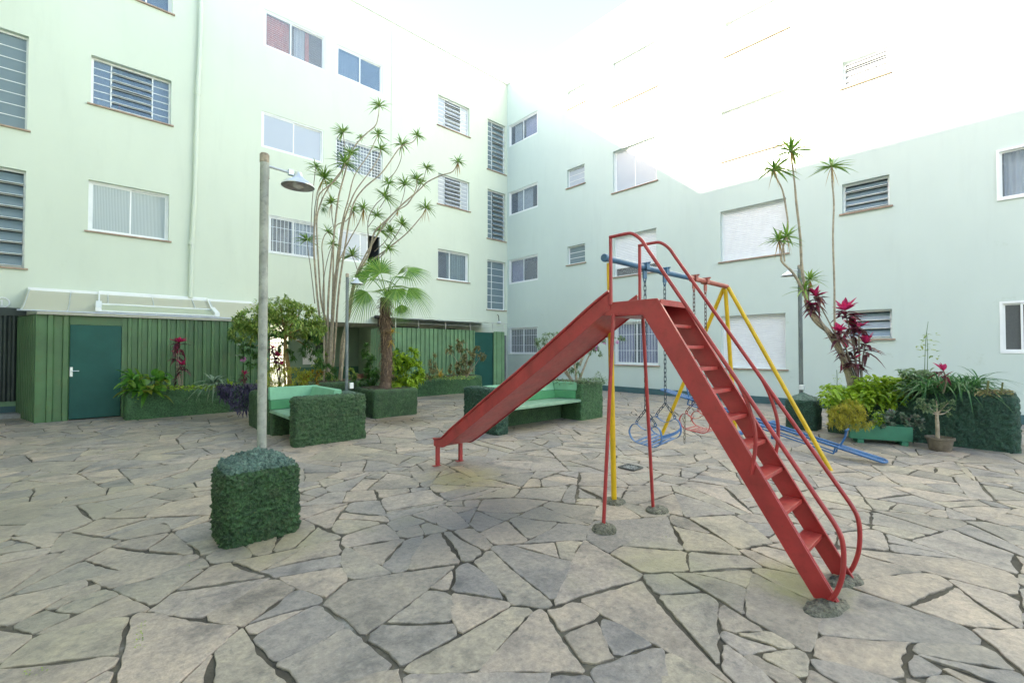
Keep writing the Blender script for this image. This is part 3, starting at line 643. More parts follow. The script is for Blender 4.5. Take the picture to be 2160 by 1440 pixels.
# porch under the left block
mb = MB(); yb = W1 + 3.2
mb.add([(PX0, W1, PZ), (PX1, W1, PZ), (PX1, yb, PZ), (PX0, yb, PZ)], [(0, 1, 2, 3)]); mb.build('porch_ceiling', 'ceil', left)
mb = MB(); mb.box(5.2, PX1, yb, yb + .1, .8, PZ); mb.box(PX1, PX1 + .1, W1 + .2, yb, .0, PZ); mb.build('porch_wall', 'porch', left)
mb = MB(); mb.box(5.2, PX1 - .002, yb - .01, yb + .1, 0, .8); mb.build('porch_dado', 'porchl', left)
mb = MB(); mb.box(PX0 - .1, PX0, W1 + .2, yb, 0, PZ); mb.build('porch_side_wall', 'pale', left)
mb = MB(); mb.box(-2, 14, yb + 7, yb + 7.2, 0, 5); tag(mb.build('boundary_wall', 'pale'), 'bright pale wall across the street, seen only through the porch gate', 'wall')
mb = MB(); mb.add([(-6, yb + .2, .003), (14, yb + .2, .003), (14, yb + 7, .003), (-6, yb + 7, .003)], [(0, 1, 2, 3)]); struct(mb.build('street', 'conc'))
mb = MB()
for i in range(15): x = PX0 + .05 + i * .11; mb.tube([(x, yb, .02), (x, yb, PZ)], .009, 5)
for z in (.25, 1.0, 1.75): mb.tube([(PX0, yb + .012, z), (5.2, yb + .012, z)], .012, 5)
g = mb.build('barred_gate', 'dark'); tag(g, 'black barred gate in the porch, bright wall seen through it', 'gate')
for i, (x0, z0, w_, h_, m_, lb) in enumerate([(5.85, 1.25, .22, .32, 'white', 'white notice sheet pinned highest on the porch wall'), (5.72, .92, .5, .36, 'white', 'wide white notice board low on the porch wall'), (6.2, 1.35, .28, .5, 'dark', 'dark meter panel on the porch wall beside the notices')]):
    mb = MB(); mb.box(x0, x0 + w_, yb - .04, yb - .012, z0, z0 + h_)
    o = mb.build('notice_board' if m_ == 'white' else 'meter_panel', m_); tag(o, lb, 'notice' if m_ == 'white' else 'meter')
t = thing('extinguisher_sign', 'small red sign with a white stripe above a red pipe in the porch', 'sign', (7.3, yb - .05, 1.8))
p = at(779, 694, 18.5); sx = p.x
mb = MB(); mb.box(sx - .08, sx + .08, yb - .03, yb - .013, 1.95, 2.32); mb.build('plate', 'fire', t)
mb = MB(); mb.box(sx - .022, sx + .022, yb - .036, yb - .031, 2.03, 2.24); mb.build('stripe', 'white', t)
mb = MB(); mb.tube([(sx, yb - .04, 1.94), (sx, yb - .04, .9)], .022, 6); mb.build('pipe', 'fire', t)
mb = MB(); mb.box(6.9, 7.9, W1 + .6, W1 + 1.1, 0, .55); mb.box(6.86, 7.94, W1 + .56, W1 + 1.14, .552, .60); tag(mb.build('wooden_chest', 'brown', None, bevel=.01), 'low brown chest in the shade of the porch', 'chest')
# small fittings on the left facade
mb = MB(); mb.box(7.73, 7.742, W1 - .004, W1 + .02, 2.7, ROOF - .05); mb.build('wall_seam', 'corr2' if 0 else 'conc', left)
dp = thing('drainpipe', 'slim mint drainpipe running down the left facade', 'drainpipe', (1.85, W1, 0))
mb = MB(); pts = [onp(1, W1 - .07, u, v) for u, v in ((424, -60), (424, 0), (421, 120), (417, 196), (411, 400), (405, 520), (402, 628))]
mb.tube(smooth_path(pts, 4), .055, 10); mb.build('pipe', 'wall', dp, smooth=True)
for u, v in ((417, 196), (404, 512)): q = onp(1, W1 - .07, u, v); mb = MB(); mb.tube([q + V((0, 0, -.06)), q + V((0, 0, .06))], .066, 10); mb.build('collar', 'wall', dp, smooth=True)
t = thing('wall_lamp', 'small white lamp on the wall near the inner corner', 'lamp', (12.7, W1, 2.8)); q = onp(1, W1 - .1, 1053, 680)
mb = MB(); mb.lathe(q, [(.0, .07), (.06, .05), (.09, 0), (.06, -.04), (0, -.05)], 12); mb.build('globe', 'white', t, smooth=True)
q2 = onp(1, W1 - .02, 1049, 671); mb = MB(); mb.tube([q, q2 + V((0, -.08, .12)), q2 + V((0, 0, .16))], .018, 6); mb.build('bracket', 'dark', t)
t = thing('flood_light', 'black floodlight on a post at the porch corner beside the palm', 'lamp', (7.4, W1, 2.4)); q = onp(1, W1 - .12, 798, 668)
mb = MB(); mb.box(q.x - .13, q.x + .13, q.y - .08, q.y + .05, q.z - .05, q.z + .05); mb.build('lamp_head', 'dark', t, bevel=.01)
mb = MB(); mb.tube([q, q + V((0, 0, -.35))], .022, 6); mb.build('bracket', 'dark', t)
t = thing('security_camera', 'white dome camera above the porch opening', 'camera', (5.5, W1, 2.7)); q = onp(1, W1 - .08, 694, 669)
mb = MB(); mb.lathe(q, [(0, .10), (.09, .09), (.10, 0), (.08, -.07), (0, -.10)], 12); mb.build('housing', 'white', t, smooth=True)
mb = MB(); mb.lathe(q + V((.05, -.03, -.05)), [(0, .04), (.05, 0), (0, -.05)], 10); mb.build('lens', 'dark', t, smooth=True)
# entry on the far left
t = thing('metal_gate', 'dark corrugated metal gate at the far left under the round number sign', 'gate', (-1.7, W1, 0))
mb = MB(); z0, z1 = .35, 2.25; xs = [-2.18 + .0325 * i for i in range(29)]; vs = []
for i, x in enumerate(xs): d = .04 if (i // 2) % 2 else .0; vs += [(x, W1 - .06 - d, z0), (x, W1 - .06 - d, z1)]
mb.add(vs, [(2 * i, 2 * i + 2, 2 * i + 3, 2 * i + 1) for i in range(28)]); mb.build('door_leaf', 'gate', t)
mb = MB(); mb.box(-2.19, -1.27, W1 - .12, W1 - .004, z1, 2.43); mb.build('lintel_panel', 'gate', t)
mb = MB(); mb.box(-2.19, -1.28, W1 - .06, W1 - .004, .24, .35); mb.build('bottom_rail', 'corr2', t)
mb = MB(); mb.box(-2.19, -1.28, W1 - .5, W1 - .004, .0, .1); st = mb.build('door_step', 'conc', None); tag(st, 'grey concrete doorstep below the dark gate at the far left', 'step')
mb = MB(); mb.box(-2.19, -1.28, W1 - .05, W1 - .01, .102, .24); mb.build('sill_panel', 'band', t)
t = thing('number_sign', 'round white number 1 sign above the dark gate', 'sign', (-1.66, W1, 2.56)); q = onp(1, W1 - .012, 4, 638)
mb = MB(); mb.loop([q + V((.11 * math.cos(a * math.pi / 12), 0, .11 * math.sin(a * math.pi / 12))) for a in range(24)], .014, 6); mb.build('ring', 'white', t)
mb = MB(); mb.box(q.x - .012, q.x + .012, q.y - .012, q.y + .008, q.z - .06, q.z + .06); mb.box(q.x - .035, q.x + .035, q.y - .0125, q.y + .007, q.z - .075, q.z - .0602); mb.prism([(q.x - .04, q.y - .011, q.z + .03), (q.x - .0122, q.y - .011, q.z + .06), (q.x - .0122, q.y - .011, q.z + .035)], (0, .018, 0)); mb.build('digit', 'white', t)
# ------------------------------------------------------------------ corrugated sheds
def corr(mb, p0, p1, z0, z1, pitch=.16, dep=.035, out=V((0, -1, 0))):
    p0, p1 = V(p0), V(p1); L_ = (p1 - p0).length; n = max(1, int(L_ / pitch)); d = (p1 - p0) / L_; pr = []
    for i in range(n):
        s_ = L_ / n
        for t_, o_ in ((0, 0), (.52, 0), (.6, dep), (.92, dep)): pr.append(p0 + d * (i * s_ + t_ * s_) + out * o_)
    pr.append(p1.copy()); vs = []
    for q in pr: vs += [(q.x, q.y, z0), (q.x, q.y, z1)]
    mb.add(vs, [(2 * i, 2 * i + 2, 2 * i + 3, 2 * i + 1) for i in range(len(pr) - 1)])
YS = 13.22; ZT = 2.22
shed = thing('garden_shed', 'dark green corrugated shed with the curved awning against the left facade', 'shed', (1, 14, 0))
mb = MB(); corr(mb, (-1.38, W1 - .01, 0), (-.95, YS, 0), .0, ZT, .16, .04, V((-.97, -.24, 0))); corr(mb, (-.95, YS, 0), (-.5, YS, 0), 0, ZT, .15, .04); mb.build('side_panel', 'corr', shed)
mb = MB(); corr(mb, (.33, YS, 0), (3.3, YS, 0), 0, ZT, .165, .045); mb.box(3.3, 3.34, YS, W1 - .01, 0, ZT); mb.build('front_panel', 'corr', shed)
mb = MB(); mb.box(-.5, .33, YS + .02, YS + .06, 2.03, ZT); mb.build('door_header', 'corr', shed)
mb = MB(); mb.box(-.495, .325, YS + .01, YS + .05, .03, 2.025); dr = mb.build('door', 'teal_door', shed, bevel=.006)
mb = MB(); hx = -.465; mb.box(hx - .022, hx + .022, YS - .004, YS + .009, .93, 1.13); mb.tube([(hx, YS - .005, 1.05), (hx, YS - .05, 1.05), (hx + .12, YS - .055, 1.045)], .010, 8); mb.build('handle', 'alu', dr, smooth=True)
mb = MB(); mb.add([(-.97, YS - .08, ZT + .004), (3.34, YS - .08, ZT + .004), (3.34, W1 - .01, ZT + .03), (-1.42, W1 - .01, ZT + .03)], [(0, 1, 2, 3)]); mb.box(-.97, 3.34, YS - .10, YS - .06, ZT + .0, ZT + .06); mb.build('roof', 'roofedge', shed)
# awning: curved polycarbonate sheet from the wall down to the shed edge, with an opening skylight frame
aw = thing('awning', 'curved mossy polycarbonate awning with white edge bars on the shed roof', 'awning', (1, 14, 2.6))
def awc(x0, x1, off, mb, th=.01):
    n = 10; pr = []
    for i in range(n + 1):
        t_ = i / n; pr.append((W1 - .02 - t_ * (W1 - YS + .02), 2.87 - .59 * (math.sin(t_ * math.pi / 2) ** 1.25) + off))
    vs = []
    for y, z in pr: vs += [(x0, y, z), (x1, y, z)]
    mb.add(vs, [(2 * i, 2 * i + 1, 2 * i + 3, 2 * i + 2) for i in range(n)]); return pr
mb = MB(); pr = awc(-1.25, 5.0 - 1.6, 0, mb); mb.build('sheet', 'polyd', aw, smooth='all')
mb = MB()
for x in (-1.22, -.55, .1, .95, 1.8, 2.2, 3.38): mb.tube([(x, y, z + .012) for y, z in pr], .012, 5)
mb.tube([(-1.25, pr[-1][0], pr[-1][1] + .01), (3.4, pr[-1][0], pr[-1][1] + .01)], .018, 5); mb.build('rib', 'alu', aw)
mb = MB(); mb.box(-1.25, 3.42, W1 - .07, W1 - .003, 2.84, 2.92); mb.build('wall_bar', 'white', aw)
mb = MB()
x0, x1 = -.06, 2.15
for k, o_, r_ in ((0, .05, .028), (5, .07, .022), (9, .06, .02)): mb.tube([(x0, pr[k][0], pr[k][1] + o_), (x1, pr[k][0], pr[k][1] + o_)], r_, 6)
for x in (x0, x1):
    mb.tube([(x, y, z + .055) for y, z in pr[:10]], .018, 6); mb.prism([(x - .05, pr[5][0], pr[5][1] + .05), (x + .05, pr[5][0], pr[5][1] + .05), (x + .05, pr[9][0], pr[9][1] + .05), (x - .05, pr[9][0], pr[9][1] + .05)], (0, 0, .09))
mb.build('skylight_frame', 'white', aw); mb = MB(); mb.add([(x, pr[k][0], pr[k][1] + .045) for k, x in ((5, x0), (5, x1), (9, x1), (9, x0))], [(0, 1, 2, 3)]); mb.build('skylight_pane', 'poly', aw)
shed2 = thing('garden_shed', 'pale green corrugated enclosure beyond the palm, beside the inner corner', 'shed', (9, 14, 0))
mb = MB(); corr(mb, (7.0, YS, 0), (10.28, YS, 0), 0, 2.22, .165, .04); corr(mb, (6.98, W1, 0), (6.98, YS, 0), 0, 2.22, .165, .03, V((-1, 0, 0))); mb.build('front_panel', 'corr2', shed2)
mb = MB(); mb.box(10.29, 11.2, YS + .03, YS + .07, .02, 2.16); mb.build('door', 'teal_door', shed2)
mb = MB(); corr(mb, (11.22, YS - .0, 0), (11.75, YS, 0), 0, 2.2, .18, .035); mb.box(11.75, 11.79, YS, W1 - .01, 0, 2.2); mb.build('side_panel', 'corr2', shed2)
mb = MB(); nseg = 40; vs = []
for i in range(nseg + 1):
    x = 7.0 + 5.0 * i / nseg
    for y, z in ((YS - .35, 2.50), (YS + .5, 2.57), (W1 - .01, 2.66)): vs.append((x, y, z + noise.noise(V((x * 3, y, 0))) * .03))
mb.add(vs, [(3 * i + j, 3 * i + j + 1, 3 * i + j + 4, 3 * i + j + 3) for i in range(nseg) for j in range(2)]); mb.build('canopy_sheet', 'conc', shed2)
mb = MB()
for x in (7.05, 7.9, 9.0, 10.1, 11.2, 11.75): mb.tube([(x, YS + .02, 2.16), (x, YS + .02, 2.50)], .012, 5)
mb.tube([(7, YS + .03, 2.38), (11.8, YS + .03, 2.38)], .008, 5); mb.build('support', 'white', shed2)
for x0, x1, lb in ((7.7, 8.95, 'dark strip window over the pale enclosure, nearest the palm'), (9.6, 10.7, 'dark strip window over the pale enclosure, nearest the teal door')):
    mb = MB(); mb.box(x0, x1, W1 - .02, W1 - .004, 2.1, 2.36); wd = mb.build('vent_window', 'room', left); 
mb = MB(); 
for i in range(5): mb.tube([(12.0 + i * .16, YS + .9, 0), (12.0 + i * .16, YS + .9, 2.1)], .05, 8)
tag(mb.build('gas_pipe_bundle', 'pole2'), 'row of blue-grey upright pipes between the enclosure and the inner corner', 'pipes')
# ------------------------------------------------------------------ planters, benches, lamp bases
def block(name, label, cat, x0, x1, y0, y1, z1, mat='stucco', res=.03, r=.05, amp=.012, apex=0, cap=None, seed=0, slope=None, soil=False, group=None):
    mb = roughbox(x0, x1, y0, y1, -.02, z1, r, res, amp, apex, seed, slope)
    if soil:
        o = thing(name, label, cat, ((x0 + x1) / 2, (y0 + y1) / 2, 0), group)
        mb.build('shell', mat, o, smooth='all')
        s_ = roughbox(x0 + .09, x1 - .09, y0 + .09, y1 - .09, z1 - .1, z1 + .012, .02, .06, .015, seed=seed + 3, slope=slope); s_.build('soil', 'soil', o, smooth='all')
    else:
        o = mb.build(name, [mat, cap or mat], None, smooth='all'); tag(o, label, cat, group)
    return o
def lamp_post(x, y, zb, h, r, arm, label, base, mat='pole', wire=False, tilt=(0, 0)):
    t = thing('lamp_post', label, 'lamp post', (x, y, zb - .05), 'lamp posts with metal shades')
    mb = MB(); n = 14; mb.tube([(x + tilt[0] * i / n, y + tilt[1] * i / n, zb - .05 + (h - zb + .05) * i / n) for i in range(n + 1)], [r * (1 - .06 * i / n) for i in range(n + 1)], 18); mb.build('pole', mat, t, smooth=True)
    px, py = x + tilt[0], y + tilt[1]
    mb = MB(); mb.lathe((px, py, h - .001), [(r * .9, -.07), (r * 1.05, -.065), (r * 1.05, .0), (r * .8, .012), (0, .018)], 18); mb.build('cap', 'bark', t, smooth=True)
    a = V(arm); L_ = a.length; d = a.normalized(); p0 = V((px, py, h - .09)) + d * (r * .6)
    mb = MB(); mb.tube([V((px, py, h - .20)) + d * r * .35, V((px, py, h - .20)) + d * r * .35 + V((0, 0, .18))], r * .75, 12); mb.build('clamp', mat, t, smooth=True)
    e = p0 + a; mb = MB(); mb.tube([p0, e], .011, 8); mb.box(e.x - .02, e.x + .02, e.y - .02, e.y + .02, e.z - .02, e.z + .025); mb.build('arm', 'alu', t, smooth=True)
    c = e + V((d.x, d.y, 0)) * .06 + V((0, 0, -.10)); sh = MB()
    prof = [(.0, .115), (.028, .112), (.034, .085), (.05, .06), (.09, .035), (.128, .004), (.135, -.004), (.136, -.012)]
    sh.lathe(c, prof, 28); S_ = sh.build('lamp_shade', 'alu', t, smooth=True)
    mb = MB(); mb.lathe(c, [(.134, -.011), (.126, -.001), (.085, .028), (.045, .045), (0, .05)], 28); mb.build('reflector', 'lampin', S_, smooth=True)
    mb = MB(); mb.lathe(c, [(.038, .04), (.045, .01), (.042, -.012), (.02, -.026), (0, -.03)], 16); mb.build('bulb', 'bulb', S_, smooth=True)
    return t
def uvdir(u, v, dep, x, y): p = at(u, v, dep); return V((p.x - x, p.y - y, 0))
# near lamp
block('rough_cast_block', 'big dark green rough-cast block in the foreground carrying the nearest lamp post', 'lamp base', .675, 1.235, 3.90, 4.37, .565, 'stuccon', .0105, .095, .024, .13, 'cap', 1, group='rough-cast lamp bases')
pb = at(552, 938, 3.80)
dA = at(612, 360, 3.84) - at(562, 345, 3.76)
lamp_post(pb.x, pb.y, .70, 3.175, .036, dA, 'tall weathered lamp post on the foreground block, left of the playground', None, 'pole')
bp = at(731, 823, 9.4)
block('rough_cast_block', 'low rough-cast block behind the left bench end wall, carrying the middle lamp post', 'lamp base', bp.x - .26, bp.x + .26, bp.y - .24, bp.y + .24, .57, 'stucco', .035, .06, .014, .08, 'cap', 2, group='rough-cast lamp bases')
lamp_post(bp.x, bp.y, .64, 3.10, .034, RT * .12 + V((0, 0, -.01)) + V((.0, 0, 0)), 'lamp post between the multi-stemmed dragon tree and the fan palm', None, 'pole2')
q = at(741, 813, 9.36); mb = MB(); mb.box(q.x - .04, q.x + .04, q.y - .03, q.y + .03, q.z - .06, q.z + .06); tag(mb.build('socket_box', 'white', None, bevel=.005), 'white socket box at the foot of the middle lamp post', 'socket')
block('rough_cast_block', 'rough-cast block left of the large right planter, carrying the far lamp post', 'lamp base', 9.58, 10.05, 2.22, 2.72, .56, 'stuccot', .028, .06, .013, .13, 'cap', 3, group='rough-cast lamp bases')
rp = at(1690, 826, 8.62)
lamp_post(rp.x, rp.y, .66, 3.13, .038, RT * -.13, 'lamp post against the right facade, behind the leaning dragon tree', None, 'pole2')
q = at(1692, 817, 8.5); mb = MB(); mb.box(q.x - .05, q.x + .05, q.y - .04, q.y + .04, q.z - .04, q.z + .05); tag(mb.build('socket_box', 'white', None, bevel=.005), 'white socket box at the foot of the right-hand lamp post', 'socket')
# planters
block('planter', 'long mid green rough-cast planter in front of the dark green shed', 'planter', .37, 3.3, 12.4, 13.1, .60, 'stuccop', .035, .10, .014, seed=4, soil=True, slope=lambda x, y: .03 * math.sin(x * 1.5), group='rough-cast planters')
block('planter', 'long mid green rough-cast planter in front of the pale green enclosure', 'planter', 6.6, 10.0, 12.35, 13.1, .57, 'stuccop', .045, .10, .014, seed=5, soil=True, slope=lambda x, y: .03 * math.sin(x * 1.5), group='rough-cast planters')
block('planter', 'small square planter around the fan palm trunk', 'planter', 4.33, 5.42, 9.08, 10.2, .62, 'stucco', .035, .08, .014, seed=6, soil=True, group='rough-cast planters')
block('planter', 'planter around the tall stems of the dragon tree, behind the middle lamp post', 'planter', 3.55, 5.2, 10.75, 11.9, .72, 'stucco', .045, .08, .014, seed=7, soil=True, group='rough-cast planters')
block('planter', 'planter with the round-crowned tree, beyond the left bench', 'planter', 2.16, 3.5, 8.62, 10.1, .70, 'stucco', .04, .08, .014, seed=8, soil=True, group='rough-cast planters')
block('planter', 'planter behind and beside the right bench holding the flowering shrub', 'planter', 7.42, 8.2, 5.88, 7.9, .78, 'stuccop', .03, .07, .013, seed=9, soil=True, group='rough-cast planters')
block('planter', 'large teal-green rough-cast planter along the right, highest at its right end', 'planter', 9.66, 10.75, -.24, 2.07, .62, 'stuccot', .021, .10, .024, seed=10, soil=True, slope=lambda x, y: .22 * min(1, max(0, (1.15 - y) / .5)), group='rough-cast planters')
# left bench: end wall, seat and two-tone backrest
b1 = thing('concrete_bench', 'green concrete bench seen from behind its rough-cast end wall, left of the slide', 'bench', (2.7, 7.8, 0), 'green concrete benches')
roughbox(2.16, 3.30, 7.2, 7.45, -.02, .76, .06, .016, .022, seed=12).build('end_wall', ['stucco', 'stucco'], b1, smooth='all')
roughbox(2.72, 3.3, 7.46, 8.6, -.02, .40, .03, .05, .006, seed=13).build('base', ['stucco', 'stucco'], b1, smooth='all')
roughbox(2.18, 2.6, 8.46, 8.62, -.02, .40, .02, .04, .006, seed=14).build('side_support', ['stucco', 'stucco'], b1, smooth='all')
roughbox(2.17, 2.85, 7.452, 8.61, .405, .455, .012, .04, .004).build('seat', ['seatp', 'seatp'], b1, smooth='all')
mb = MB(); mb.box(2.80, 2.92, 7.452, 8.52, .457, .62); mb.box(2.16, 2.798, 8.50, 8.62, .457, .62); mb.build('backrest_lower', 'benchp', b1, bevel=.01)
mb = MB(); mb.prism([(2.80, 7.455, .622), (2.98, 7.455, .622), (2.98, 7.455, .83), (2.86, 7.455, .83)], (0, 1.06, 0)); mb.prism([(2.15, 8.50, .622), (2.15, 8.64, .622), (2.15, 8.64, .84), (2.15, 8.55, .84)], (.83, 0, 0)); mb.build('backrest_upper', 'benchl', b1, bevel=.012)
b2 = thing('concrete_bench', 'green concrete bench with its long seat facing the viewer, behind the slide chute', 'bench', (6.2, 6.1, 0), 'green concrete benches')
roughbox(5.05, 5.34, 5.86, 6.85, -.02, .80, .06, .018, .022, seed=15).build('end_wall', ['stuccot', 'stuccot'], b2, smooth='all')
roughbox(5.35, 7.40, 6.42, 6.62, -.02, .41, .02, .06, .006, seed=16).build('base', ['stucco', 'stucco'], b2, smooth='all')
roughbox(5.345, 7.41, 5.89, 6.5, .405, .46, .014, .04, .006, seed=17).build('seat', ['seatp', 'seatp'], b2, smooth='all')
mb = MB(); mb.box(5.345, 7.2, 6.44, 6.62, .461, .63); mb.prism([(7.2, 6.62, .461), (7.2, 6.44, .461), (7.40, 6.02, .461), (7.43, 6.62, .461)], (0, 0, .169)); mb.build('backrest_lower', 'benchp', b2, bevel=.01)
mb = MB(); mb.prism([(5.345, 6.445, .632), (5.345, 6.62, .632), (5.345, 6.62, .81), (5.345, 6.50, .81)], (1.85, 0, 0)); mb.prism([(7.197, 6.62, .632), (7.197, 6.445, .632), (7.41, 6.0, .632), (7.45, 6.62, .632)], (0, 0, .175)); mb.build('backrest_upper', 'benchl', b2, bevel=.012)
# ------------------------------------------------------------------ slide
XN, XF = 3.17, 3.60
sl_ = thing('playground_slide', 'red metal slide with a steep nine-step ladder and curved handrails', 'slide', (3.38, 2.4, 0))
# stringers (ladder side plates running into the platform)
def stringer(x, th=.012):
    mb = MB(); poly = [(.622, 0), (.752, 0), (1.9, 1.78), (2.30, 1.79), (2.43, 1.83), (2.30, 1.90), (1.77, 1.90)]
    mb.prism([(x, a, b) for a, b in poly], (th, 0, 0)); mb.prism([(x + (th if x < 3.4 else 0), a, b) for a, b in [(.625, .012), (1.768, 1.893), (1.776, 1.886), (.633, .005)]], (.018 if x < 3.4 else -.018, 0, 0))
    return mb.build('side_plate', 'red', sl_, bevel=.002)
stringer(XN); stringer(XF)
steps = [(1.71, 1.696), (1.604, 1.528), (1.496, 1.362), (1.393, 1.199), (1.28, 1.014), (1.151, .839), (1.042, .656), (.926, .457), (.811, .249)]
for y, z in steps:
    mb = MB(); a, b = y - .004, y + .105
    mb.box(XN + .013, XF - .001, a, b, z - .004, z + .004); mb.box(XN + .013, XF - .001, a - .004, a + .002, z - .022, z + .0035); mb.build('step', 'redseat', sl_, bevel=.0015)
mb = MB(); mb.box(XN + .013, XF - .001, 1.75, 2.24, 1.875, 1.885); mb.box(XN + .013, XF - .001, 1.745, 1.752, 1.845, 1.892); mb.build('platform', 'redseat', sl_, bevel=.0015)
# chute: bed and raised sides with rolled rims
bed = [(2.22, 1.835), (2.4, 1.735)] + [(2.6 + .3 * i, 1.60 - .2005 * i) for i in range(7)] + [(4.62, .345), (4.74, .292), (4.92, .285)]
bedp = []
pr = [(2.20, 1.86), (2.36, 1.765), (2.8, 1.475), (3.3, 1.155), (3.8, .845), (4.3, .53), (4.62, .335), (4.74, .286), (4.92, .278)]
prs = [(p.x, p.y) for p in smooth_path([V((a, b, 0)) for a, b in pr], 3)]
mb = MB(); vs = []
for y, z in prs: vs += [(XN + .006, y, z), (XF + .006, y, z)]
mb.add(vs, [(2 * i, 2 * i + 1, 2 * i + 3, 2 * i + 2) for i in range(len(prs) - 1)])
vs2 = []
for y, z in prs: vs2 += [(XN + .006, y, z - .008), (XF + .006, y, z - .008)]
mb.add(vs2, [(2 * i, 2 * i + 2, 2 * i + 3, 2 * i + 1) for i in range(len(prs) - 1)]); mb.box(XN + .02, XF - .01, 4.905, 4.921, .262, .277); mb.build('chute_bed', 'red', sl_, smooth=True)
top = []
for i, (y, z) in enumerate(prs):
    y0, z0 = prs[max(i - 1, 0)]; y1, z1 = prs[min(i + 1, len(prs) - 1)]; t = V((y1 - y0, z1 - z0, 0)).normalized(); h = .125 if y < 4.5 else .125 - (y - 4.5) * .12
    top.append((y + (-t.y) * h, z + t.x * h))
top[0] = (2.215, 1.995)
for x in (XN - .004, XF + .002):
    mb = MB()
    for i in range(len(prs) - 1):
        c = [prs[i], prs[i + 1], top[i + 1], top[i]]
        mb.prism([(x, c[0][0], c[0][1] - .02), (x, c[1][0], c[1][1] - .02), (x, c[2][0], c[2][1]), (x, c[3][0], c[3][1])], (.008, 0, 0))
    mb.build('chute_side', 'red', sl_); mb = MB(); mb.tube([(x - .004 if x < 3.4 else x + .012, a, b) for a, b in top], .0135, 10); mb.build('chute_rim', 'red', sl_, smooth=True)
for x in (XN + .03, XF - .04):
    mb = MB(); mb.box(x - .022, x + .022, 4.86, 4.875, .0, .275); mb.box(x - .0221, x - .016, 4.8755, 4.90, .0, .275); mb.box(x - .075, x + .03, 4.84, 4.90, .012, .018); mb.build('foot_leg', 'red', sl_)
for (p, q) in (((3.08, 2.22, 0), (3.165, 2.17, 1.80)), ((3.79, 2.17, 0), (3.61, 2.16, 1.80))):
    mb = MB(); mb.tube([V(p), V(p).lerp(V(q), .5), V(q)], .0155, 12); mb.build('leg', 'red', sl_, smooth=True)
mb = MB(); mb.prism([(XN + .014, 1.9, 1.788), (XF - .002, 1.9, 1.788), (XF - .002, 2.2, 1.788), (XN + .014, 2.2, 1.788)], (0, 0, -.012)); mb.build('underframe', 'red', sl_)
for x, s_ in ((XN - .012, 0), (XF + .012, .0)):
    rail = [(2.19, 1.88), (2.19, 2.1), (2.19, 2.44)]
    mb = MB(); mb.tube([(x, a, b) for a, b in rail], .0145, 10)
    cv = [(2.20, 2.452), (2.06, 2.452), (1.98, 2.44), (1.90, 2.375), (1.834, 2.275), (1.6, 1.925), (1.3, 1.473), (1.0, 1.02), (.72, .598), (.64, .475), (.61, .40), (.603, .30), (.612, .19), (.64, .09), (.67, .03)]
    P_ = smooth_path([V((x, a, b)) for a, b in cv], 4); mb.tube(P_, .0138, 10); mb.build('handrail', 'red', sl_, smooth=True)
    br = [(1.175, 1.285), (1.12, 1.16), (1.075, 1.0), (1.07, .86), (1.09, .72), (1.10, .68)]
    mb = MB(); mb.tube(smooth_path([V((x, a, b)) for a, b in br], 4), .0125, 10); mb.build('handrail_brace', 'red', sl_, smooth=True)
# concrete footings
def footing(x, y, rx, ry, h, label, seed, rot=0):
    mb = MB(); n = 26; rings = 8; vs = [(x, y, h)]
    for i in range(1, rings + 1):
        for j in range(n):
            a = 2 * math.pi * j / n; k = i / rings; ca, sa = math.cos(a), math.sin(a)
            rr = 1 + .16 * noise.noise(V((ca * 1.3 + seed, sa * 1.3, 0))); px, py = ca * k * rx * rr, sa * k * ry * rr
            qx = x + px * math.cos(rot) - py * math.sin(rot); qy = y + px * math.sin(rot) + py * math.cos(rot)
            z = h * math.sqrt(max(0, 1 - k * k)) + (noise.fractal(V((qx * 22, qy * 22, seed)), 1, 2, 4) * .014 if i < rings else 0) - (.012 if i == rings else 0); vs.append((qx, qy, z + .006))
    fs = [(0, 1 + j, 1 + (j + 1) % n) for j in range(n)]
    for i in range(rings - 1):
        for j in range(n): fs.append((1 + i * n + j, 1 + (i + 1) * n + j, 1 + (i + 1) * n + (j + 1) % n, 1 + i * n + (j + 1) % n))
    mb.add(vs, fs); tag(mb.build('concrete_footing', 'mossy', None, smooth='all'), label, 'footing', 'mossy concrete footings of the play equipment')
M['mossy'] = stucco('mossy_concrete', (.22, .205, .16), (.12, .12, .085), (.18, .20, .05), .9)
footing(3.07, 2.20, .115, .10, .055, 'round mossy footing of the nearest slide leg', 1)
footing(3.80, 2.14, .12, .11, .035, 'round mossy footing of the slide leg further back', 2)
footing(3.71, 2.55, .13, .12, .035, 'mossy footing at the foot of the single yellow swing post', 3)
_f = onp(2, 0, 1742, 1284); footing(_f.x, _f.y, .175, .085, .026, 'long mossy footing under the nearest ladder side plate', 4, -.35)
_f = onp(2, 0, 1784, 1228); footing(_f.x, _f.y, .15, .075, .024, 'long mossy footing under the far ladder side plate', 5, -.45)
footing(6.62, 3.66, .13, .12, .05, 'footing of the slanting yellow leg behind the blue swing', 6)
footing(6.66, 2.5, .13, .12, .04, 'footing of the upright yellow leg behind the ladder', 7)
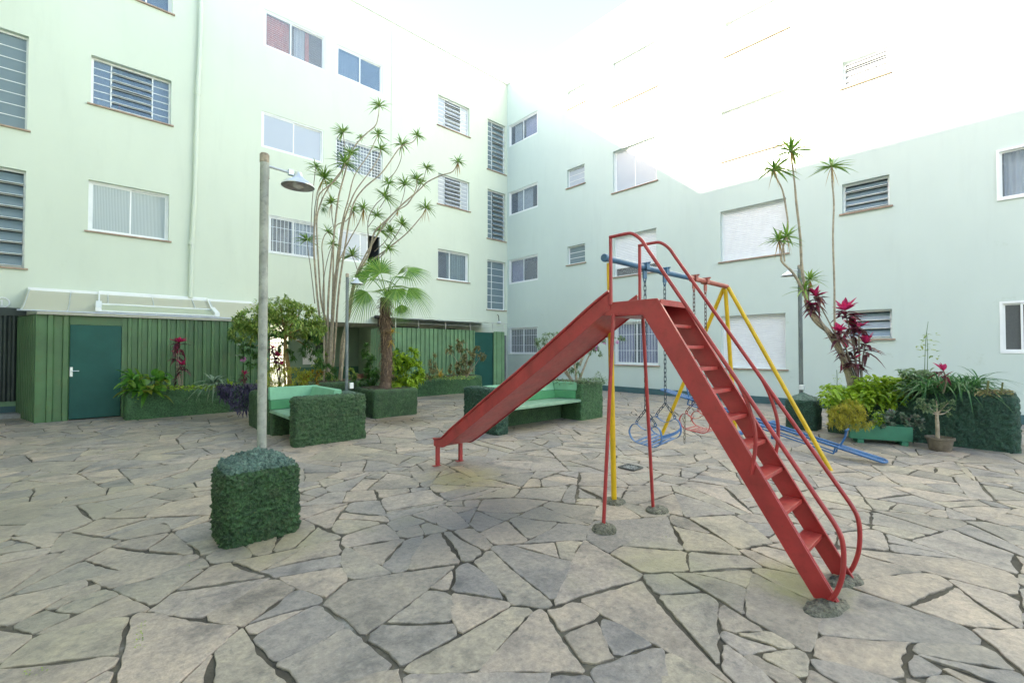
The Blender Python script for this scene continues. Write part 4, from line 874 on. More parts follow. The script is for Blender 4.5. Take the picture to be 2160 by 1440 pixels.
# ------------------------------------------------------------------ swing frame
sw = thing('swing_set', 'yellow swing frame with a crossbar painted half blue and half red', 'swing frame', (5, 2.5, 0))
ZB = 2.372
mb = MB(); mb.tube([(3.51, 2.5, ZB), (4.4, 2.5, ZB - .004), (5.2, 2.5, ZB)], .031, 16); mb.build('crossbar', 'bluebar', sw, smooth=True)
mb = MB(); mb.tube([(5.201, 2.5, ZB), (6.36, 2.5, ZB)], .0305, 16); mb.build('crossbar', 'redbar', sw, smooth=True)['label'] = 'faded red half of the crossbar'
mb = MB(); mb.lathe((3.505, 2.5, ZB), [(.0, -.012), (.036, -.012), (.04, 0), (.04, .02), (.032, .03)], 16, V((1, 0, 0))); mb.build('end_cap', 'bluebar', sw, smooth=True)
for p, q in (((3.71, 2.545, 0), (3.58, 2.5, ZB - .042)), ((6.645, 1.386, 0), (6.33, 2.47, ZB - .02)), ((6.60, 3.68, 0), (6.33, 2.53, ZB - .02)), ((6.66, 2.5, 0), (6.31, 2.5, ZB - .043))):
    mb = MB(); mb.tube([V(p), V(p).lerp(V(q), .5), V(q)], .0265, 14); mb.build('leg', 'yellow', sw, smooth=True)
def clampf(x, mat):
    mb = MB(); 
    mb.tube([(x + dx, 2.5 + .038 * math.cos(a), ZB + .038 * math.sin(a)) for dx in (0,) for a in [i * math.pi / 8 for i in range(17)]], .009, 6)
    mb.box(x - .03, x + .03, 2.455, 2.463, ZB - .03, ZB + .045); mb.box(x - .03, x + .03, 2.537, 2.545, ZB - .03, ZB + .045)
    mb.tube([(x, 2.43, ZB + .042), (x, 2.57, ZB + .042)], .009, 6); mb.box(x - .032, x + .032, 2.492, 2.508, ZB - .12, ZB - .04); mb.loop([(x + .022 * math.cos(a), 2.5, ZB - .13 + .03 * math.sin(a)) for a in [i * math.pi / 6 for i in range(12)]], .007, 5)
    mb.build('hanger', mat, sw, smooth=True)
for x, m_ in ((4.222, 'bluebar'), (4.642, 'bluebar'), (5.36, 'redbar'), (5.68, 'redbar')): clampf(x, m_)
def chain(mb, p, q, L_=.062, w_=.014, r=.0042):
    p, q = V(p), V(q); d = q - p; n = max(1, round(d.length / (L_ - .013))); st = d / n; u = d.normalized(); a = u.cross(V((.2, .9, .1))).normalized(); b = u.cross(a)
    for i in range(n):
        c = p + st * (i + .5); s_ = (a + b * .25).normalized() if i % 2 else (b - a * .25).normalized(); pts = []
        hl = L_ / 2 - w_
        for k in range(10):
            an = 2 * math.pi * k / 10; pts.append(c + u * (math.cos(an) * w_ + (hl if math.cos(an) > 0 else -hl)) + s_ * (math.sin(an) * w_))
        mb.loop(pts, r, 5)
def swing(xa, xb, mat, cm, label, dz, extra=False):
    t = thing('swing', label, 'swing', ((xa + xb) / 2, 2.5, .5))
    ring = [(2.50, .655), (2.55, .668), (2.60, .70), (2.645, .70), (2.68, .665), (2.698, .61), (2.68, .56), (2.64, .522), (2.58, .503), (2.44, .490), (2.38, .492), (2.335, .53), (2.318, .59), (2.33, .655), (2.36, .695), (2.40, .70), (2.45, .668)]
    for k, x in enumerate((xa, xb)):
        z = dz[k]; mb = MB(); R_ = smooth_path([V((x, a, b + z)) for a, b in ring + [ring[0]]], 3)[:-1]
        # a flat iron band bent to a loop
        n = len(R_); c = V((x, 2.5, .6 + z)); vs = []
        for i, p in enumerate(R_):
            tg = (R_[(i + 1) % n] - R_[i - 1]).normalized(); nn = V((0, tg.z, -tg.y)); 
            for dx, o in ((-.014, -.0025), (.014, -.0025), (.014, .0025), (-.014, .0025)): vs.append(p + V((dx, 0, 0)) + nn * o)
        mb.add(vs, [(4 * i + j, 4 * i + (j + 1) % 4, 4 * ((i + 1) % n) + (j + 1) % 4, 4 * ((i + 1) % n) + j) for i in range(n) for j in range(4)])
        for y in (2.605, 2.39): mb.loop([(x, y + .014 * math.cos(a), .722 + z + .016 * math.sin(a)) for a in [i * math.pi / 5 for i in range(10)]], .005, 5)
        mb.build('side_ring', mat, t, smooth=True)
        j = V((x, 2.5, .865 + z)); mb = MB(); chain(mb, (x, 2.5, ZB - .15), j)
        mb.build('chain', cm, t, smooth=True); mb = MB(); chain(mb, j, (x, 2.605, .735 + z)); chain(mb, j, (x, 2.39, .735 + z)); mb.build('chain_fork', cm, t, smooth=True)
    za, zb = dz
    mb = MB()
    for y, z in ((2.62, .512), (2.565, .5), (2.51, .497), (2.455, .493), (2.395, .492)): mb.prism([(xa, y - .016, z + za), (xb, y - .016, z + zb), (xb, y + .016, z + zb), (xa, y + .016, z + za)], (0, 0, .005))
    mb.build('seat', mat, t); mb = MB()
    pts = smooth_path([V((xa, 2.325, .60 + za)), V(((xa + xb) / 2, 2.29, .60 + (za + zb) / 2)), V((xb, 2.325, .60 + zb))], 5); vs = []
    for p in pts: vs += [p + V((0, -.002, -.016)), p + V((0, .002, -.016)), p + V((0, .002, .016)), p + V((0, -.002, .016))]
    mb.add(vs, [(4 * i + j, 4 * i + (j + 1) % 4, 4 * i + 4 + (j + 1) % 4, 4 * i + 4 + j) for i in range(len(pts) - 1) for j in range(4)]); mb.build('backrest', mat, t)
    if extra:
        mb = MB(); chain(mb, (xa - .02, 2.62, .70), (xa - .03, 2.62, .34), .062, .011, .0035); mb.build('loose_chain', 'chainbare', t, smooth=True)
swing(4.225, 4.64, 'blue', 'chain', 'blue metal swing seat on dark chains, hanging left of the ladder', (0, .035))
swing(5.36, 5.68, 'redseat', 'chainred', 'pale red metal swing seat with a loose chain end, half behind the ladder', (0, 0), True)
# ------------------------------------------------------------------ seesaw
ss = thing('seesaw', 'long blue pipe seesaw lying with its near end on the paving', 'seesaw', (7.5, 2.5, 0))
def sp(s_): return V((7.5, .96 + 3.14 * s_, .045 + .735 * s_))
nrm = V((0, -.228, .974))
mb = MB()
for dx in (-.085, .085): mb.tube([sp(.16) + V((dx, 0, 0)), sp(.5) + V((dx, 0, 0)), sp(.84) + V((dx, 0, 0))], .0175, 10)
mb.build('rail', 'blue', ss, smooth=True)
mb = MB()
for dx in (-.075, .075): mb.tube([sp(.17) + V((dx, 0, -.005)) - nrm * .10, sp(.48) + V((dx, 0, 0)) - nrm * .09, sp(.83) + V((dx, 0, 0)) - nrm * .10], .011, 8)
for s_ in (.17, .83, .49):
    for dx in (-.08, .08): mb.tube([sp(s_) + V((dx, 0, 0)), sp(s_) + V((dx, 0, 0)) - nrm * .105], .011, 6)
mb.build('truss_bar', 'blue', ss, smooth=True)
for a, b in ((0.0, .16), (.84, 1.0)):
    mb = MB(); e = a if a == 0 else b; i_ = b if a == 0 else a; pts = []
    for k in range(9): an = math.pi * k / 8; pts.append(sp(e + (i_ - e) * .12 * (1 - math.sin(an))) + V((.105 * math.cos(an), 0, 0)))
    mb.tube([sp(i_) + V((.105, 0, 0))] + pts + [sp(i_) + V((-.105, 0, 0))], .016, 8)
    for k in range(6):
        x = -.078 + .0312 * k; mb.prism([sp(e + (i_ - e) * .06) + V((x - .009, 0, .004)), sp(i_) + V((x - .009, 0, .004)), sp(i_) + V((x + .009, 0, .004)), sp(e + (i_ - e) * .06) + V((x + .009, 0, .004))], (0, 0, .005))
    mb.build('seat', 'blue', ss, smooth=True)
    h = sp(i_); mb = MB(); mb.tube([h + V((0, 0, 0)), h + V((0, -.06 if a == 0 else .03, .13)), h + V((0, -.085 if a == 0 else .05, .24))], .013, 8); tp = h + V((0, -.085 if a == 0 else .05, .24))
    mb.tube([tp + V((-.09, 0, 0)), tp + V((.09, 0, 0))], .0125, 8); mb.tube([h + V((-.1, 0, 0)), h + V((.1, 0, 0))], .014, 8); mb.build('handle', 'blue', ss, smooth=True)
pv = sp(.49) - nrm * .125
mb = MB(); mb.tube([(6.72, pv.y, pv.z + .0), (8.3, pv.y, pv.z)], .036, 14)
for x in (6.74, 8.28): mb.tube([(x, pv.y, 0), (x, pv.y, pv.z)], .032, 10)
mb.build('pivot_stand', 'blue', ss, smooth=True)
# drain
q = onp(2, 0, 1330, 988); t = thing('floor_drain', 'square iron drain grate set in the paving behind the slide legs', 'drain', (q.x, q.y, .02))
mb = MB(); a = .105
for s_ in (-1, 1): mb.box(q.x - a, q.x + a, q.y + s_ * a - .012, q.y + s_ * a + .012, .012, .026); mb.box(q.x + s_ * a - .0119, q.x + s_ * a + .0119, q.y - a + .0125, q.y + a - .0125, .012, .0258)
mb.build('frame', 'iron', t); mb = MB(); mb.box(q.x - a + .013, q.x + a - .013, q.y - a + .013, q.y + a - .013, .010, .0165)
mb.build('plate', 'dark', t); mb = MB()
for k in range(16):
    an = k * math.pi / 8; c, s_ = math.cos(an), math.sin(an)
    for r0, r1 in ((.025, .055), (.063, .09)): mb.prism([V((q.x + c * r0 - s_ * .004, q.y + s_ * r0 + c * .004, .017)), V((q.x + c * r0 + s_ * .004, q.y + s_ * r0 - c * .004, .017)), V((q.x + c * r1 + s_ * .007, q.y + s_ * r1 - c * .007, .017)), V((q.x + c * r1 - s_ * .007, q.y + s_ * r1 + c * .007, .017))], (0, 0, .006))
mb.build('grate', 'conc', t)
# ------------------------------------------------------------------ plants
CAMP = V((0, 0, CH))
def rosette(mb, c, n, L, w_, bend=.35, zmin=-.1, axis=V((0, 0, 1)), kind=0, seg=4, fold=.2):
    q = V((0, 0, 1)).rotation_difference(axis)
    for i in range(n):
        d = q @ rdir(zmin, .97); l = L * rnd(.7, 1.1); mb.leaf(V(c) + d * .01, d, l, w_ * rnd(.8, 1.15), bend * rnd(.4, 1.5), seg, kind, fold)
def part(fn, name, mat, parent, **k): mb = MB(); fn(mb); return mb.build(name, mat, parent, **k)
def branch(mb, pts, r0, r1, k=4, n=8, wig=.0):
    P_ = smooth_path(pts, k); m = len(P_)
    P_ = [p + V((noise.noise(p * 3), noise.noise(p * 3 + V((9, 0, 0))), 0)) * wig if 0 < i < m - 1 else p for i, p in enumerate(P_)]
    mb.tube(P_, [r0 + (r1 - r0) * (i / (m - 1)) ** .7 + (r0 * .10 * noise.noise(p * 22)) for i, p in enumerate(P_)], n); return P_
# tall dragon tree, stems traced across the facade behind it
dt = thing('dragon_tree', 'tall multi-stemmed dragon tree with bare curving stems and spiky tufts before the left facade', 'tree', (4.3, 11.2, .7))
stems = [
 ([(688,806),(686,730),(673,660),(664,560),(662,500),(668,440),(675,408),(706,382),(722,360),(727,345)], .052, 1.35),
 ([(690,806),(692,700),(678,640),(672,560),(668,470),(676,430),(690,400),(706,378),(731,346),(739,325)], .045, 1.0),
 ([(683,806),(684,650),(682,560),(679,520),(684,498),(691,490)], .034, .95),
 ([(690,806),(700,690),(710,560),(722,470),(735,420),(748,370),(775,330),(790,300),(797,285)], .048, 1.0),
 ([(697,806),(705,640),(718,520),(725,470),(738,430),(752,400),(782,360),(798,334),(803,316)], .045, 1.0),
 ([(693,806),(699,680),(703,600),(712,560),(735,510),(757,470),(767,440)], .038, 1.05),
 ([(717,806),(722,720),(738,660),(748,600),(765,560),(780,530),(790,490),(820,460),(850,430),(885,400),(900,385),(930,370),(955,362),(966,342)], .055, .8),
 ([(719,806),(730,680),(742,620),(758,570),(790,545),(830,515),(860,490),(890,455),(898,439)], .05, 1.05),
 ([(715,806),(728,700),(745,600),(770,540),(800,490),(830,450),(860,430),(877,400),(880,380)], .048, 1.0),
 ([(700,806),(708,700),(716,600),(728,520),(742,440),(765,400),(800,370),(820,345),(845,310),(870,300),(880,287)], .048, .85),
 ([(691,806),(692,640),(700,540),(712,430),(722,385),(740,325),(755,300),(775,280),(792,265),(798,245),(800,225)], .045, 1.0),
 ([(695,806),(702,600),(704,520),(708,478),(730,466),(746,445)], .034, .95),
]
twigs = [([(662,500),(664,440),(672,400),(683,376)], .02, 1.5), ([(664,640),(656,570),(650,530),(648,507)], .018, 1.3), ([(684,690),(681,610),(690,550),(701,516)], .02, .85),
 ([(722,720),(743,640),(757,590),(751,560),(743,540)], .02, 1.25), ([(780,530),(776,470),(790,435),(811,415)], .02, 1.25), ([(776,480),(783,470),(794,456)], .016, 1.0),
 ([(800,440),(815,415),(819,388)], .014, .85), ([(810,385),(832,365),(846,335),(847,306)], .018, 1.0), ([(845,432),(852,410),(855,390)], .014, 1.1),
 ([(878,405),(893,380),(899,355)], .014, .85), ([(860,428),(875,410),(888,388)], .014, .75), ([(800,545),(830,505),(848,475)], .018, 1.05), ([(790,530),(812,510),(824,490)], .016, 1.1),
 ([(778,530),(790,508),(802,488)], .016, 1.1), ([(790,546),(805,540),(819,525)], .014, .95), ([(656,480),(659,420),(666,352)], .014, .85), ([(730,342),(727,310),(724,280)], .014, 1.05),
 ([(705,485),(700,455),(700,428)], .016, 1.0), ([(690,402),(694,396),(697,388)], .014, .95), ([(752,300),(758,296),(760,290)], .01, .5), ([(820,470),(836,450),(839,444)], .012, .4)]
def tuft(c, s_, ax=V((0, 0, 1))):
    mb = MB(); rosette(mb, c, int(34 * min(1.3, s_ + .2)), .36 * s_, .028 * (.6 + .5 * s_), .35, -.15, (ax + V((0, 0, .6))).normalized(), 0, 4, .3); mb.build('leaf_tuft', 'drac', dt)
    if rnd(0, 1) < .3:
        mb = MB()
        for i in range(6): mb.leaf(c - V((0, 0, .02)), V((rnd(-.5, .5), rnd(-.5, .5), -.6)), .26 * s_, .022, .8, 4)
        mb.build('dead_leaves', 'dead', dt)
base_c = at(700, 806, 11.15)
for si, (px, r0, s_) in enumerate(stems + twigs):
    tw = si >= len(stems); R2 = random.Random(si * 7 + 1); dz = R2.uniform(-1.0, .8); b0 = R2.uniform(-.25, .25); pts = []
    for u, v in px:
        k = max(0, (806 - v) / 500); pts.append(at(u, v, 11.15 + b0 * (1 - k) + dz * k * (1 if not tw else .7)))
    mb = MB(); P_ = branch(mb, pts, r0 * .66, .010 if not tw else .008, 4, 7); mb.build('stem', 'bark' if not tw else 'bark2', dt, smooth=True)
    tuft(P_[-1], s_ * .92, (P_[-1] - P_[-3]).normalized())
def blob(mb, c, r, n, l, w_): 
    for i in range(n): d = rdir(); mb.leaf(c + d * r * rnd(.1, .6), d, l, w_, .5, 3)
part(lambda mb: blob(mb, at(683, 437, 11), .12, 70, .13, .012), 'air_plant', 'greygreen', dt)
# fan palm
fp = thing('fan_palm', 'fan palm with a shaggy brown trunk in the small square planter', 'palm', (4.85, 9.6, .6))
tb = at(812, 822, 10.15); tt = at(815, 628, 10.15); mb = MB(); n = 46; pts = []; rs = []
for i in range(n + 1):
    k = i / n; p = tb.lerp(tt, k) + RT * (.03 * math.sin(k * 5)); pts.append(p); rs.append((.115 - .02 * min(1, k * 3) + .02 * math.sin(k * 3)) * (1 + .12 * (i % 2)) + (.05 * max(0, .08 - k) / .08))
mb.tube(pts, rs, 16); mb.build('trunk', 'palmtrunk', fp, smooth=True)
mb = MB()
for i in range(620):
    k = RR.random() ** .85; p = tb.lerp(tt, .03 + k * .97) + RT * (.03 * math.sin(k * 5)); a = rnd(0, 2 * math.pi); o = V((math.cos(a), math.sin(a), 0)); sd = V((-o.y, o.x, 0))
    mb.leaf(p + o * .088, (o * rnd(.25, .9) + sd * rnd(-1, 1) + V((0, 0, rnd(-.7, .9)))), rnd(.07, .17) * (1 + .5 * (k > .85)), rnd(.012, .035), rnd(.2, 1.4), 4, 0, .3)
mb.build('fibre', 'fibre', fp)
def frond(hub, d, L, crown, spread=2.3, nrm=None, mat='palm', ns=27, droop=.28, fade=.3):
    hub = V(hub); d = V(d).normalized(); nrm = (nrm or (CAMP - hub).normalized()); nrm = (nrm - d * nrm.dot(d)).normalized(); sd = d.cross(nrm)
    mb = MB()
    for i in range(ns):
        th = -spread + 2 * spread * i / (ns - 1); dth = spread / (ns - 1); l = L * (1 - fade * (abs(th) / spread) ** 1.6) * rnd(.92, 1.06); a = (d * math.cos(th) + sd * math.sin(th))
        b = (d * -math.sin(th) + sd * math.cos(th)); vs = []; K = 7
        for k in range(K + 1):
            t = k / K; r_ = l * t; w_ = math.tan(dth) * r_ if t < .42 else math.tan(dth) * .42 * l * max(0, 1 - (t - .42) / .58) ** .8 * .92 + .0008
            p = hub + a * r_ - V((0, 0, 1)) * (droop * l * t ** 2.6) + nrm * (.05 * math.cos(th * 1.3) * l * t)
            vs += [p - b * w_ + nrm * w_ * .35, p - nrm * w_ * .3, p + b * w_ + nrm * w_ * .35]
        mb.add(vs, [f for k in range(K) for f in ((3 * k, 3 * k + 1, 3 * k + 4, 3 * k + 3), (3 * k + 1, 3 * k + 2, 3 * k + 5, 3 * k + 4))])
    fr = mb.build('frond', mat, fp)
    mb = MB(); m_ = crown.lerp(hub, .5) + V((0, 0, .06)); branch(mb, [crown, m_, hub], .012, .008, 4, 6); mb.build('frond_stalk', 'palm', fr, smooth=True)
def D2(a, b, c=0): return RT * a + V((0, 0, 1)) * b + V((FW.x, FW.y, 0)) * c
for (u, v, dp), dr, L_, sp_, nr, mt in [
  ((860, 572, 10.3), D2(1, -.05, .1), .52, 1.7, D2(.1, .75, -.6), 'palm'), ((774, 615, 9.7), D2(-.55, -.8, -.1), .58, 1.35, D2(-.2, .35, -.9), 'palm'),
  ((803, 576, 10.0), D2(-.35, .8, 0), .50, 1.9, D2(.1, .35, -.9), 'palm'), ((836, 609, 9.7), D2(.15, -1, -.3), .48, 1.5, D2(.1, .5, -.8), 'palm'),
  ((862, 607, 10.0), D2(.75, -.7, 0), .60, 1.05, D2(.45, .5, -.7), 'palm'), ((846, 642, 9.9), D2(.15, -1, 0), .36, 1.1, D2(.1, .2, -1), 'palm'),
  ((777, 583, 10.6), D2(-1, .05, .2), .55, 1.5, D2(0, .5, -.8), 'palm'), ((838, 580, 10.4), D2(.6, .75, .3), .42, .35, D2(.6, -.5, -.5), 'palmy'),
  ((830, 584, 9.8), D2(1, .02, -.3), .42, 1.4, D2(.1, .97, -.15), 'palm'), ((790, 570, 10.7), D2(-.4, .9, .2), .46, 1.7, D2(0, .25, -1), 'palm'),
  ((822, 606, 10.5), D2(.3, .3, 1), .50, 1.6, D2(0, .9, .3), 'palmy'), ((806, 590, 10.8), D2(-.5, .2, 1), .5, 1.6, D2(0, .9, .2), 'palm'), ((815, 612, 9.8), D2(-.1, .0, -1), .36, 1.5, D2(0, 1, .1), 'palmy')]:
    frond(at(u, v, dp), dr, L_ * 1.13, tt + V((0, 0, .02)), sp_, nr, mt)
part(lambda mb: [rosette(mb, at(828, 702, 9.95), 26, .26, .022, .4, 0), rosette(mb, at(826, 722, 9.95), 14, .2, .02, .6, -.2)], 'perched_plant', 'ora', fp)
# leafy crowns
def crown(mb, blobs, n, l, w_, kind=1, dens=None, out=.6, up_=.3, bend=.4):
    tot = sum((b[1].x * b[1].y * b[1].z) ** .667 for b in blobs)
    for c, r in blobs:
        m = int(n * (r.x * r.y * r.z) ** .667 / tot); cl = [(rdir(), rnd(.72, 1.05)) for _ in range(max(5, m // 22))]
        for i in range(m):
            d, k = cl[RR.randrange(len(cl))]; d2 = (d + rdir() * rnd(0, .38)).normalized(); k = k * rnd(.82, 1.08)
            p = c + V((d2.x * r.x, d2.y * r.y, d2.z * r.z)) * k; mb.leaf(p, d2 * out + rdir() + V((0, 0, up_)), l * rnd(.6, 1.2), w_ * rnd(.7, 1.2), bend * rnd(0, 1.5), 2, kind, .25)
def E_(u, v, dep, rx, rz, ry=None): k = dep / FPX; return (at(u, v, dep), V((rx * k, (ry or rx) * k, rz * k)))
tp = thing('round_tree', 'small tree with wide leafy crown on a thin ochre trunk by the left bench', 'tree', (2.9, 9.4, .7))
TD = 9.15
mb = MB(); tr = [at(u, v, TD) for u, v in ((611, 822), (610, 790), (607, 765), (604, 735), (602, 705), (598, 680))]; branch(mb, tr, .05, .03, 4, 9, .01)
for a in [(560, 655), (640, 650), (520, 690), (665, 690), (590, 640), (610, 660), (540, 730), (660, 740)]: branch(mb, [tr[-2], at((602 + a[0]) / 2, (700 + a[1]) / 2, TD + rnd(-.2, .2)), at(a[0], a[1], TD + rnd(-.4, .4))], .022, .007, 3, 6)
branch(mb, [at(603, 822, TD - .1), at(600, 780, TD - .12), at(599, 745, TD), at(601, 715, TD)], .022, .014, 4, 7); mb.build('trunk', 'barko', tp, smooth=True)
def tpc(mb): crown(mb, [E_(585, 655, TD, 58, 24), E_(545, 672, TD, 46, 26), E_(630, 670, TD + .1, 48, 26), E_(595, 690, TD, 85, 22), E_(520, 700, TD - .1, 34, 26), E_(665, 698, TD + .1, 26, 26), E_(596, 632, TD, 10, 16), E_(610, 648, TD, 22, 12), E_(555, 648, TD + .2, 16, 12), E_(650, 655, TD, 20, 10), E_(500, 680, TD, 12, 14), E_(680, 690, TD, 12, 16)], 6200, .085, .036)
part(tpc, 'crown', 'topi', tp)
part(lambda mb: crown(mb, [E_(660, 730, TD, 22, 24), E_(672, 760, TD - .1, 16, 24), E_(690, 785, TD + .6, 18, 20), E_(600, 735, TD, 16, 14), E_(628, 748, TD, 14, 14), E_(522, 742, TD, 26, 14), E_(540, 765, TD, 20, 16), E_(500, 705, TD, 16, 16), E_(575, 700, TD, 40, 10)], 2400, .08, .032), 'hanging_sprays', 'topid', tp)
for i, (u, v) in enumerate(((500, 750), (628, 718), (583, 737), (505, 728))):
    mb = MB(); rosette(mb, at(u, v, TD - .25), 7, .05, .03, .2, .0, kind=1, seg=2); mb.build('flower', 'petalw', tp)
# beds
def soilp(u, v, dep): return at(u, v, dep)
def mkplant(name, label, cat, u, v, dep, group=None):
    p = at(u, v, dep); return thing(name, label, cat, p, group), p
def cordyline(name, label, heads, base, dep, sc_=1.0, group='magenta cordylines', dark='maroon', lights='pink', stemr=.012, nl=13):
    t, p = mkplant(name, label, 'plant', base[0], base[1], dep, group); st = MB(); pk = MB(); dk = MB()
    for hi, (u, v, s_, pinkness) in enumerate(heads):
        h = at(u, v, dep + rnd(-.15, .15)); branch(st, [p + V((rnd(-.04, .04), rnd(-.04, .04), -.05)), p.lerp(h, .5) + V((rnd(-.03, .03), rnd(-.03, .03), 0)), h], stemr * 1.3, stemr * .8, 3, 6)
        for i in range(int(nl * 1.3)): dk.leaf(h - V((0, 0, rnd(0, .22) * s_ * sc_)), rdir(-.35, .8), .31 * s_ * sc_ * rnd(.7, 1.1), .08 * s_ * sc_, rnd(.2, .9), 4, 2, .3)
        for i in range(int(nl * .42 * pinkness)): pk.leaf(h + V((0, 0, .0)), rdir(.45, .99), .29 * s_ * sc_ * rnd(.6, 1.05), .10 * s_ * sc_, rnd(0, .3), 4, 2, .35)
    st.build('stem', 'bark2', t, smooth=True); dk.build('leaves', dark, t)
    if pk.v: pk.build('young_leaves', lights, t)
    return t
LD = 9.85   # forward depth of the bed before the dark shed
t, p = mkplant('broadleaf_plant', 'clump of big glossy leaves spilling over the left corner of the shed planter', 'plant', 305, 822, 9.65)
def bl(mb, n, cols=0):
    for i in range(n):
        q = at(rnd(275, 345), rnd(790, 830), 9.6 + rnd(-.2, .25)); d = RT * ((q - p).dot(RT) * 2.0 + rnd(-.6, .6)) + V((0, 0, rnd(-.1, 1.3))) + FW * rnd(-.9, .2); mb.leaf(q, d, rnd(.28, .44), rnd(.11, .16), rnd(.3, .85), 6, 1, .25)
part(lambda mb: bl(mb, 66), 'leaves', 'broad', t); part(lambda mb: bl(mb, 14), 'yellow_edged_leaves', 'edge', t)
cordyline('cordyline', 'tall magenta cordyline against the shed panels, between two green clumps', [(378, 722, .85, 2.2), (372, 745, .75, 1.5), (384, 770, .7, 1.5), (374, 795, .5, 1)], (381, 815), LD, .95)
t, p = mkplant('striped_lily', 'pale striped arching leaves in the middle of the shed planter', 'plant', 452, 815, LD); part(lambda mb: [rosette(mb, p + V((0, 0, .06)), 56, .54, .056, .75, .05, kind=0, seg=6), rosette(mb, p + V((.15, 0, .0)), 18, .3, .04, .8, .0, kind=0, seg=5)], 'leaves', 'spider', t)
t, p = mkplant('green_lily', 'small light green leafy plant beside the striped one in the shed planter', 'plant', 484, 815, LD - .1); part(lambda mb: rosette(mb, p, 26, .26, .06, .6, .0, kind=1, seg=4), 'leaves', 'lime', t)
cordyline('cordyline', 'small upright magenta cordyline above the purple trailing plant', [(516, 790, .62, 2.0)], (514, 825), LD - .15, .9)
t, p = mkplant('purple_trailer', 'dark purple plant trailing over the right end of the shed planter', 'plant', 505, 818, LD - .3)
def pt(mb):
    for i in range(900):
        u = rnd(462, 552); k = RR.random() ** 1.2; v = 808 + 66 * k * (1 - abs(u - 508) / 75); mb.leaf(at(u, v, LD - .28 - .10 * min(1, k * 6) + rnd(-.04, .05)), rdir(-.9, .5), rnd(.07, .13), .03, rnd(.2, 1), 3, 2, .3)
part(pt, 'foliage', 'purple', t)
t, p = mkplant('pink_hibiscus', 'single pale pink flower on a thin stem above the purple trailing plant', 'flower', 512, 800, LD - .3); part(lambda mb: mb.tube([p, at(514, 780, LD - .3), at(514, 762, LD - .35)], .006, 5), 'stem', 'topid', t); part(lambda mb: [mb.leaf(at(514, 757, LD - .38), RT * math.cos(a) + V((0, 0, math.sin(a))) - FW * .3, .075, .08, 0, 3, 1, .1, up=FW) for a in [i * 1.2566 for i in range(5)]], 'petals', 'petal', t)
def cover(mb, u0, u1, v0, v1, dep, n, l, w_, kind=1, jd=.25, zmin=-.2, seg=3):
    for i in range(n): mb.leaf(at(rnd(u0, u1), rnd(v0, v1), dep + rnd(-jd, jd)), rdir(zmin, .9), l * rnd(.6, 1.2), w_ * rnd(.7, 1.2), rnd(.1, .9), seg, kind, .25)
t, p = mkplant('ground_creeper', 'low yellowish creeper along the rim of the shed planter', 'plant', 400, 822, LD); part(lambda mb: [cover(mb, 340, 470, 812, 822, LD - .1, 260, .07, .04), cover(mb, 262, 300, 815, 850, 9.4, 14, .06, .04)], 'foliage', 'lime', t)
# behind the left bench
t, p = mkplant('golden_shrub', 'feathery yellow-green shrub rising behind the left bench backrest', 'shrub', 610, 815, 8.9)
part(lambda mb: crown(mb, [E_(600, 795, 8.95, 46, 26), E_(575, 800, 8.95, 26, 20), E_(645, 800, 9.0, 18, 18), E_(560, 770, 9, 18, 14)], 1900, .09, .014, 0, bend=.6), 'foliage', 'chartreuse', t)
t, p = mkplant('croton', 'yellow and bronze croton at the right edge of the tree planter', 'shrub', 656, 822, 9.2)
part(lambda mb: crown(mb, [E_(658, 802, 9.25, 16, 18), E_(668, 790, 9.3, 12, 10)], 260, .12, .035, 2), 'foliage', 'croton', t)
cordyline('cordyline', 'dark magenta cordyline half hidden behind the round-crowned tree', [(586, 752, .9, 2.2), (575, 735, .6, 1.5), (595, 770, .7, 1.2)], (588, 815), 10.2, .95)
t, p = mkplant('leafy_shrub', 'green leafy undergrowth at the foot of the dragon tree stems', 'shrub', 690, 800, 11); part(lambda mb: crown(mb, [E_(668, 780, 11, 22, 22), E_(690, 765, 11.2, 14, 28), E_(706, 790, 11, 16, 14), E_(735, 790, 11.3, 14, 14)], 620, .10, .045), 'foliage', 'topi', t)
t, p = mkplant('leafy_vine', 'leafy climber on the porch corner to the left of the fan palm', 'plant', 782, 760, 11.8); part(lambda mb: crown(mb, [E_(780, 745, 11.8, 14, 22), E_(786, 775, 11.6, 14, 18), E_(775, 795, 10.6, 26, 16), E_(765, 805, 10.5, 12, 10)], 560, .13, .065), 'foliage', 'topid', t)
t, p = mkplant('yellow_green_bush', 'dense bright yellow-green bush at the right of the palm trunk', 'shrub', 850, 815, 10.9)
part(lambda mb: crown(mb, [E_(850, 780, 10.9, 38, 34), E_(835, 765, 10.9, 26, 26), E_(875, 785, 11.1, 24, 24), E_(845, 812, 10.6, 34, 12), E_(862, 745, 11.2, 18, 16)], 1500, .13, .07), 'foliage', 'lime', t)
part(lambda mb: crown(mb, [E_(850, 785, 11.2, 34, 30), E_(838, 750, 11.3, 18, 16)], 500, .13, .07), 'inner_foliage', 'topid', t)
